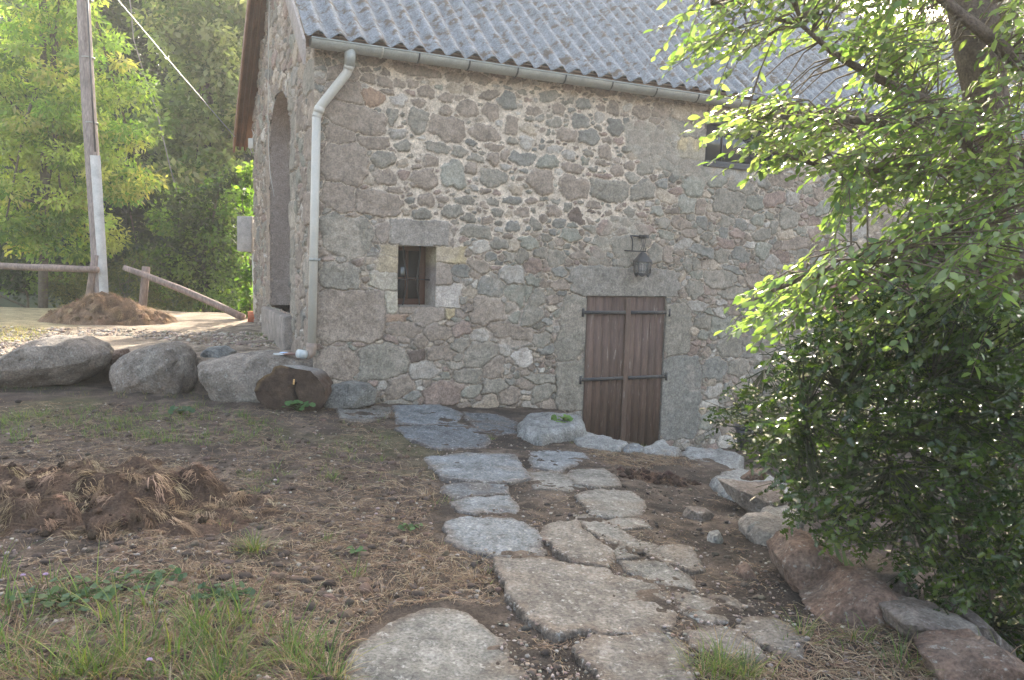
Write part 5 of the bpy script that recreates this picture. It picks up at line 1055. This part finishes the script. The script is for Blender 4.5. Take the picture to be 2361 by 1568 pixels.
tree('hazel_bush', pe(470, 780, Y2), pe(480, 480, Y2), E3, 170, 70, .33, .11, .035, BG + DG[:2], 'leafy green bush below the pale tree, beside the gable corner', 'bushes beyond the fence', 205, .06, 8)
E4 = [(pe(90, 650, 17), (110 * .0092, .7, 35 * .0092)), (pe(20, 640, 17), (70 * .0092, .7, 45 * .0092)), (pe(-120, 640, 17), (110 * .0092, .7, 60 * .0092))]
tree('hazel_bush', pe(60, 780, 17), pe(60, 640, 17), E4, 60, 60, .28, .1, .035, DG + BG[:1], 'low dark bush under the level fence rail', 'bushes beyond the fence', 206, .05, 5)
E5 = [(pe(290, 650, 16.5), (75 * .009, .5, 55 * .009)), (pe(380, 690, 16.5), (70 * .009, .5, 35 * .009)), (pe(180, 665, 16.5), (60 * .009, .5, 45 * .009))]
tree('broom_bush', pe(290, 770, 16.5), pe(290, 640, 16.5), E5, 90, 90, .22, .09, .008, [(.10, .10, .04), (.13, .12, .05), (.07, .08, .03)], 'dull olive wispy bush between the two fence posts', 'bushes beyond the fence', 207, .03, 5, flat=1.2)
ivE = [(pe(572, y, 14.3), (9 * .0078, .15, 28 * .0078)) for y in (400, 450, 510, 560, 620, 680, 720)]
tree('climbing_vine', pe(575, 745, 14.3), pe(572, 380, 14.3), ivE, 46, 26, .13, .10, .04, BG, 'bright climbing vine up the far corner of the gable', None, 208, .02, 3, flat=1.0)
bpy.data.objects['climbing_vine']['category'] = 'vine'
# dark wood on the slope: three builds, copied
def copy_tree(o, loc, sc, rz, label):
    c = o.copy(); scene.collection.objects.link(c); c.location = loc; c.scale = (sc, sc, sc * 1.05); c.rotation_euler = (0, 0, rz); c['label'] = label
    for ch in list(o.children): k = ch.copy(); scene.collection.objects.link(k); k.parent = c
    return c
protos = []
for q, (cols, nm) in enumerate(((DG, 'dark'), (DG + GG[:1], 'olive'), (DG + BG[:1], 'mid green'))):
    b = A([-14 + 3.4 * q, 27 + q, -1.6]); r = np.random.default_rng(q); ell = [((b[0], b[1], b[2] + 7), (2.6, 2.4, 3.2)), ((b[0] + .8, b[1] - .5, b[2] + 11), (2.0, 2.0, 3.2)), ((b[0] - 1.2, b[1], b[2] + 4), (2.2, 2.0, 2.0)), ((b[0] + .2, b[1], b[2] + 14), (1.2, 1.2, 2.0)), ((b[0] + 1, b[1] - .3, b[2] + 2), (2, 1.6, 1.6))]
    protos.append(tree('woodland_tree', b, b + A([.2, 0, 15]), ell, 330, 85, .75, .24, .075, cols, ['very dark tall tree directly behind the upper half of the utility pole', 'olive tinted tall tree behind the overhead cable', 'mid green tall tree behind the pale grey-green tree'][q], 'dark woodland on the slope', 220 + q, .2, 8))
LW = ['at the far left edge above the fence rail', 'filling the background left of the pole top', 'just right of the pole top', 'behind the middle of the yellow-green tree', 'between the pole and the overhead cable', 'right behind the overhead cable', 'behind the low end of the barge board', 'high on the slope, topmost at the left', 'high on the slope above the cable', 'high on the slope beside the barn gable', 'lowest in the dark gap left of the pale tree', 'glimpsed left of the big trunk', 'glimpsed right of the big trunk', 'at the right edge of the photo', 'highest behind the barn roof at right', 'glimpsed over the right end of the roof']
for k, (x, y) in enumerate(((-31, 50), (-26.5, 47), (-22, 49), (-29, 44), (-17.8, 47), (-15, 50), (-12.5, 47), (-30, 57), (-21, 57), (-14, 58), (-24, 41), (21, 47), (27, 46), (34, 47), (25, 52), (16.5, 47))):
    z = float(h(x, y, False)) - .3
    copy_tree(protos[k % 3], (x, y, z), 1.12 + .16 * sin(k * 2.1), k * 1.3, '%s tree on far slope, %s' % (('dark', 'olive', 'green')[k % 3], LW[k]))
# ------------------------------------------------------------------ the big tree at the right
OV = [(.3, .85), (.62, 1.0), (.85, .55)]
tr = thing('cherry_tree', (3.35, 5.3, -.95), 'large broadleaf tree at the right, backlit lime green leaves hanging in front of the roof', 'tree')
LIMB = {
 'T': ([(2225, -900, 5.3), (2232, -400, 5.3), (2238, 0, 5.2), (2256, 120, 5.2), (2278, 260, 5.2), (2305, 400, 5.2), (2325, 600, 5.25), (2330, 900, 5.3), (2330, 1300, 5.35), (2330, 1500, 5.4)], [.13, .135, .14, .135, .12, .10, .12, .13, .15, .18]),
 'A': ([(2165, -10, 4.5), (2210, 30, 4.5), (2262, 70, 4.5), (2320, 120, 4.6), (2420, 200, 4.8), (2340, 480, 5.2)], [.028, .03, .035, .04, .045, .06]),
 'B': ([(2300, 420, 5.2), (2160, 240, 4.8), (2040, 190, 4.6), (1930, 130, 4.5), (1850, 60, 4.4)], [.05, .03, .024, .018, .01]),
 'C': ([(2310, 460, 5.2), (2200, 390, 4.8), (2050, 395, 4.6), (1900, 385, 4.5), (1780, 350, 4.4)], [.045, .028, .02, .014, .008]),
 'D': ([(2325, 600, 5.2), (2150, 560, 4.4), (2000, 600, 4.1), (1850, 640, 3.95), (1740, 690, 3.9)], [.05, .028, .02, .014, .007]),
 'E': ([(2240, -50, 5.2), (2050, -60, 4.9), (1850, -40, 4.7), (1640, 10, 4.6)], [.07, .04, .025, .01]),
 'F': ([(2280, 280, 5.2), (2100, 290, 4.7), (1900, 270, 4.4), (1720, 270, 4.3)], [.05, .028, .018, .008]),
 'G': ([(2230, -400, 5.3), (2000, -500, 5.0), (1750, -400, 4.8), (1600, -250, 4.7)], [.08, .05, .03, .012]),
 'H': ([(2320, 500, 5.2), (2500, 300, 5.4), (2750, 200, 5.5)], [.08, .05, .02]),
 'I': ([(2325, 650, 5.2), (2450, 600, 4.6), (2650, 560, 4.3)], [.06, .035, .015])}
mb = MB(); LP = []
for k, (pts, rad) in LIMB.items():
    P = A([at_y(*q) for q in pts]); n = len(P); tt = np.linspace(0, n - 1, (n - 1) * 4 + 1)
    Pi = np.stack([np.interp(tt, np.arange(n), P[:, j]) for j in range(3)], 1); Ri = np.interp(tt, np.arange(n), rad)
    Ps = Pi.copy(); Ps[1:-1] = (Pi[:-2] + 2 * Pi[1:-1] + Pi[2:]) / 4
    mb.tube(Ps, Ri, 14 if k == 'T' else 8, c=A([.15, .115, .095]), jit=.1 if k == 'T' else 0)
    if k != 'T': LP.append(Ps)
    else: LP.append(Ps[:20])
LPA = np.concatenate(LP)
def sprays(poly, n, yr, seed, dirs=(-.2, .35), Lt=(.25, .5), clump=None, csz=.006):
    r = np.random.default_rng(seed); q = in_poly(n, poly, seed, clump or 0, csz) if clump is not None else in_poly(n, poly, seed)
    Y = r.uniform(*yr, n); d = rays(q[:, 0], q[:, 1]); P = CAM + d * (Y / d[:, 1])[:, None]
    a = r.normal(*dirs, n); dy = r.normal(-.25, .5, n); D = nrm(np.stack([-np.cos(a), dy, np.sin(a)], 1)); return P, D, r.uniform(*Lt, n)
def leafy(P, D, Lt, seed, per, LL, WW, cols, st, fold, curl, nbias=.8, spread=.9):
    r = np.random.default_rng(seed); n = len(P); B = []; DD = []
    for j in range(per):
        t = (j + .5) / per; sgn = 1 if j % 2 else -1
        side = nrm(np.cross(D, A([0, 0, 1.0]))); c = P + D * ((t - .5) * Lt)[:, None] - A([0, 0, 1]) * (.25 * Lt * t * t)[:, None]
        B.append(c); dd = D * .7 + side * sgn * spread + r.normal(0, .25, (n, 3)) - A([0, 0, .25]); DD.append(dd)
    B = np.concatenate(B); DD = np.concatenate(DD); m = len(B)
    N = r.normal(0, .65, (m, 3)) + A([0, 0, nbias]); base = np.tile(palette(n, cols, seed, .15), (per, 1)); C = base * r.uniform(.85, 1.15, (m, 1))
    v, f, k = leaf_mesh(B, DD, N, LL * r.uniform(.5, 1.3, m), WW * r.uniform(.65, 1.25, m), st, fold, curl); return v, f, np.repeat(np.clip(C, .005, 1), k, 0)
T1 = [(1570, -120), (1548, 25), (1580, 60), (1690, 130), (1790, 130), (1860, 60), (2050, 190), (2010, 250), (1880, 240), (1770, 200), (1720, 225), (1700, 290), (1710, 340), (1740, 380), (1790, 375), (1880, 355), (1950, 400), (1940, 480), (1960, 500), (2040, 440), (2110, 470), (2361, 560), (2361, -120)]
T1b = [(1660, 240), (1720, 190), (1900, 220), (2000, 260), (2100, 300), (2100, 460), (2000, 440), (1900, 370), (1780, 380), (1690, 350)]
T2 = [(1705, 700), (1730, 655), (1800, 600), (1900, 600), (2010, 575), (2090, 470), (2361, 500), (2361, 780), (2150, 770), (1980, 760), (1860, 740), (1790, 740)]
T3 = [(1590, -700), (1560, -120), (2361, -120), (2361, 800), (2900, 800), (2900, -700), (2300, -1100)]
T4 = [(1980, 0), (2361, 0), (2361, 620), (2110, 620), (2060, 420), (2040, 250)]
LC = [(.135, .195, .065), (.165, .23, .085), (.095, .15, .05), (.19, .25, .10)]
sp = []; JN = []
for (poly, n, yr, sd_, dr) in ((T1, 250, (4.1, 5.0), 301, (-.25, .35)), (T1b, 80, (4.0, 4.9), 302, (-.2, .3)), (T2, 210, (3.6, 4.6), 303, (-.35, .25)), (T3, 110, (4.0, 5.2), 304, (-.3, .6)), (T4, 230, (4.3, 5.4), 306, (-.4, .6)), ([(1950, 380), (1990, 400), (1960, 500), (1915, 500)], 10, (4.0, 4.3), 305, (-1.0, .3)), ([(1880, -150), (2200, -150), (2200, 110), (1900, 80)], 60, (4.4, 5.1), 308, (-.3, .5)), ([(2040, -150), (2420, -150), (2420, 260), (2040, 230)], 110, (5.45, 6.4), 309, (-.3, .6)), ([(1560, 0), (1650, 20), (1700, 120), (1600, 90)], 10, (4.3, 4.6), 307, (-.5, .3))):
    P, D, Lt = sprays(poly, n, yr, sd_, dr); bx_, by_ = proj(P - D * .05); kp_ = ~((bx_ > 2150) & (bx_ < 2330) & (by_ > -60) & (by_ < 215) & (P[:, 1] < 5.35)); P = P[kp_]; D = D[kp_]; Lt = Lt[kp_]; sp.append(leafy(P, D, Lt, sd_ + 10, 14, .066, .0145, LC, OV, .22, .25)); JN.append((P - D * (Lt * .5)[:, None], P + D * (Lt * .5)[:, None] - A([0, 0, .25]) * Lt[:, None], P))
P0_ = np.concatenate([j[0] for j in JN]); P1_ = np.concatenate([j[1] for j in JN]); Pm = np.concatenate([j[2] for j in JN])
for a_, b_, m_ in zip(P0_, P1_, Pm):
    k = np.argmin(((LPA - a_) ** 2).sum(1)); s_ = LPA[k]; mb.tube([s_, (s_ + a_) / 2 + A([0, 0, .04]), a_, m_ - A([0, 0, .02]), b_], [.006, .0045, .0035, .0025, .0015], 4, False, c=A([.15, .115, .08]))
V_, F_, C_ = merge(sp); mk('crown', V_, F_, MT['leaf'], tr, col=C_)
mb.build('trunk', MT['bark'], tr, smooth=True)
# ------------------------------------------------------------------ holly
HO = [(.12, .55), (.22, 1.15), (.36, .5), (.48, 1.2), (.62, .45), (.76, 1.0), (.88, .3)]
hb = thing('holly_bush', (2.7, 4.5, -.95), 'big dark glossy holly bush filling the lower right, prickly leaves', 'bush')
HP = [(1750, 940), (1795, 830), (1880, 730), (1990, 680), (2080, 650), (2200, 680), (2361, 700), (2361, 1530), (2270, 1470), (2180, 1420), (2130, 1350), (2060, 1310), (1980, 1270), (1900, 1230), (1840, 1190), (1790, 1110), (1755, 1020)]
HQ = [(2361, 700), (2750, 700), (2750, 1700), (2361, 1530)]
HS = [(1655, 900), (1720, 880), (1800, 860), (1850, 870), (1860, 1100), (1800, 1110), (1840, 1070), (1760, 1060), (1690, 1020), (1650, 990)]
HC = [(.032, .055, .015), (.045, .075, .02), (.025, .045, .014), (.07, .10, .025)]
hs = []; tw = []
for (poly, n, yr, sd_, per, dr, cols) in ((HP, 520, (3.75, 4.7), 401, 13, (-.1, .6), HC), (HP, 250, (3.5, 4.0), 402, 13, (-.2, .6), HC), (HQ, 420, (3.3, 4.9), 403, 13, (0, .8), HC), (HS, 95, (4.9, 5.6), 404, 12, (.3, .5), HC + [(.08, .10, .02)]), ([(1800, 870), (1990, 720), (2080, 680), (2361, 700), (2361, 1040), (1830, 1040)], 320, (3.8, 4.6), 405, 13, (.1, .5), HC[:1] + BG)):  # upper sprays get brighter leaf colours to paint in sunlight on top
    P, D, Lt = sprays(poly, n, yr, sd_, dr, (.12, .26)); Lt = Lt; hs.append(leafy(P, D, Lt, sd_ + 10, per, .047, .0125, cols, HO, .35, .15, .6, 1.1)); tw.append((P - D * (Lt * .55)[:, None], P + D * (Lt * .5)[:, None]))
V_, F_, C_ = merge(hs); mk('crown', V_, F_, MT['holly'], hb, col=C_)
mb = MB(); st_ = [A([2.75, 4.5, -1]), A([2.72, 4.45, -.3]), A([2.62, 4.4, .2]), A([2.5, 4.35, .7]), A([2.4, 4.3, 1.2])]
mb.tube(st_, [.06, .05, .045, .035, .012], 10, c=A([.16, .135, .11]))
BR = []
r = np.random.default_rng(8)
for k in range(26):
    s0 = st_[1 + k % 4]; px = r.uniform(1750, 2500); py = r.uniform(720, 1450); e = at_y(px, py, r.uniform(3.8, 4.9) if px > 1850 else 5.3); m_ = (s0 + e) / 2 + A([0, 0, .12]); pts = [s0, m_, e]; mb.tube(pts, [.018, .012, .005], 6, c=A([.07, .075, .05])); BR += [s0 * (1 - f) ** 2 + m_ * 2 * f * (1 - f) + e * f * f for f in (0, .25, .5, .75, 1)]
BR = A(BR)
for a0_, b0_ in tw:
    for a_, b_ in zip(a0_, b0_):
        s0 = BR[np.argmin(((BR - a_) ** 2).sum(1))]
        if np.linalg.norm(s0 - a_) < .6: mb.tube([s0, a_, b_], [.005, .0035, .002], 4, False, c=A([.045, .055, .03]))
mb.build('trunk', MT['bark'], hb, smooth=True)
# ------------------------------------------------------------------ small plants
def rosette(name, px, py, label, cols, n=16, hgt=.12, R=.05, seed=0, Y=None, spread=.1):
    c = ground_at(px, py) if Y is None else at_y(px, py, Y); r = np.random.default_rng(seed); root = thing(name, tuple(c), label, 'plant')
    mb = MB(); P = []; D = []; 
    for k in range(n):
        a = r.uniform(0, 6.28); q = r.random() ** .6 * spread; e = c + A([q * cos(a), q * sin(a) * .7, hgt * r.uniform(.3, 1.0)]); mb.tube([c, (c + e) / 2 + A([0, 0, .02]), e], [.003, .0025, .002], 4, False, c=A([.08, .12, .04])); P.append(e); D.append([cos(a), sin(a), r.uniform(-.4, .2)])
    mb.build('stem', MT['grass'], root); P = A(P); D = A(D); m = len(P)
    v, f, k = leaf_mesh(P - nrm(D) * R * .4, D, r.normal(0, .3, (m, 3)) + A([0, -.4, 1]), R * r.uniform(.7, 1.3, m), R * .55 * r.uniform(.8, 1.2, m), [(.08, .75), (.3, 1.05), (.55, .9), (.6, 1.1), (.85, .8)], .12, .1)
    mk('foliage', v, f, MT['grass'], root, col=np.repeat(palette(m, cols, seed), k, 0)); return root
rosette('small_plant', 690, 950, 'round-leaved green weed growing against the log end', [(.06, .14, .05), (.08, .17, .06)], 26, .13, .055, 1, spread=.17)
rosette('small_plant', 1298, 1002, 'bright green leafy sprig in front of the pale rough boulder by the door', [(.12, .22, .05), (.09, .17, .04)], 34, .2, .06, 2, spread=.13)
rosette('small_plant', 415, 955, 'low dark green weed in the grass left of the log', [(.05, .10, .05)], 18, .08, .05, 3, spread=.12)
rosette('small_plant', 820, 1280, 'tiny two-leaved weed beside a pebble left of the slabs', [(.07, .13, .05)], 6, .04, .03, 4, spread=.04)
rosette('small_plant', 945, 1225, 'small clover-like weed near the streaked rounded slab', [(.07, .13, .05)], 12, .05, .025, 5, spread=.07)
rosette('small_plant', 320, 1350, 'sprawling dark green weed in front of the turf heap', [(.05, .10, .05)], 40, .06, .03, 6, spread=.22)
rosette('small_plant', 150, 1390, 'green weed patch at the left edge above the tall grass', [(.05, .10, .05), (.07, .12, .05)], 60, .08, .03, 7, spread=.25)
rosette('small_plant', 520, 1385, 'leafy weed right of the orange-white pebble in the grass', [(.05, .10, .05)], 34, .06, .028, 8, spread=.16)
for (px, py, bx_, by_, s, lb) in ((53, 1327, 70, 1420, 31, 'pale mauve wild flower on a thin stalk at the left edge'), (105, 1325, 118, 1420, 32, 'second mauve wild flower, just right of the first'), (345, 1522, 350, 1590, 33, 'mauve wild flower low in the grass near the bottom edge')):
    g_ = ground_at(bx_, by_); p = at_y(px, py, g_[1] - .02); root = thing('wild_flower', tuple(g_), lb, 'flower'); mb = MB(); mb.tube([g_, (g_ + p) / 2 + A([.01, 0, 0]), p], .0018, 5, False, c=A([.1, .14, .05])); mb.build('stem', MT['grass'], root)
    r = np.random.default_rng(s); n = 30; a = r.uniform(0, 6.28, n); D = np.stack([np.cos(a), np.sin(a), r.uniform(0, .8, n)], 1); v, f, k = leaf_mesh(np.tile(p, (n, 1)), D, np.tile(A([0, 0, 1.0]), (n, 1)), np.full(n, .012), np.full(n, .003), [(.4, .8), (.8, 1)], .1, .1); mk('petals', v, f, MT['grass'], root, col=np.tile(A([.36, .27, .46]), (len(v), 1)))
ir = thing('iris_clump', tuple(at_y(2030, 1360, 4.3)), 'grey-green strap leaves growing below the wall beside the reddish boulder', 'plant')
r = np.random.default_rng(5); parts = []
for (bx_, by_, tx, ty) in ((1950, 1340, 1925, 1245), (1960, 1350, 1945, 1255), (1975, 1360, 2005, 1290), (1985, 1365, 2045, 1300), (2020, 1370, 2070, 1288), (2010, 1360, 1990, 1280), (2075, 1400, 2095, 1330), (2060, 1390, 2040, 1300), (2085, 1420, 2090, 1350), (1990, 1345, 1960, 1290), (2040, 1370, 2030, 1290)):
    b0 = at_y(bx_, by_, 4.25 + .1 * r.random()); t0 = at_y(tx, ty, 4.2 + .2 * r.random()); L_ = np.linalg.norm(t0 - b0)
    v, f, k = leaf_mesh(b0[None], (t0 - b0)[None], A([[.2, -1, .3]]), A([L_]), A([.013]), [(.2, 1), (.5, 1), (.8, .7)], .1, .08); parts.append((v, f, np.tile(A([.11, .17, .12]), (len(v), 1))))
V_, F_, C_ = merge(parts); mk('leaf', V_, F_, MT['grass'], ir, col=C_)
pt0 = at_y(1715, 1030, 8.6); bk = thing('plant_pot', tuple(pt0), 'small black plastic pot standing behind the holly sprigs near the wall', 'pot')
mb = MB(); mb.tube([pt0, pt0 + A([0, 0, .22])], [.07, .1], 18); mb.build('pot_body', MT['blackplastic'], bk, smooth=True)
mb = MB(); mb.tube([pt0 + A([0, 0, .2]), pt0 + A([0, 0, .235])], .108, 18); mb.build('pot_rim', MT['blackplastic'], bk)

# ------------------------------------------------------------------ thin sunlit haze in the air, added partly to imitate milky lens glare
hm = bpy.data.materials.new('haze_air'); hm.use_nodes = True; ht = hm.node_tree
for nd in list(ht.nodes):
    if nd.type != 'OUTPUT_MATERIAL': ht.nodes.remove(nd)
pv = ht.nodes.new('ShaderNodeVolumePrincipled'); pv.inputs['Color'].default_value = (.95, .95, .95, 1); pv.inputs['Density'].default_value = .0019; pv.inputs['Anisotropy'].default_value = .35
ht.links.new(pv.outputs[0], [n for n in ht.nodes if n.type == 'OUTPUT_MATERIAL'][0].inputs['Volume'])
mb = MB(); mb.box((-420, -420, -6), (840, 0, 0), (0, 1000, 0), (0, 0, 66)); tag(mk('haze', mb.V[0], mb.Q[0], hm), kind='stuff')
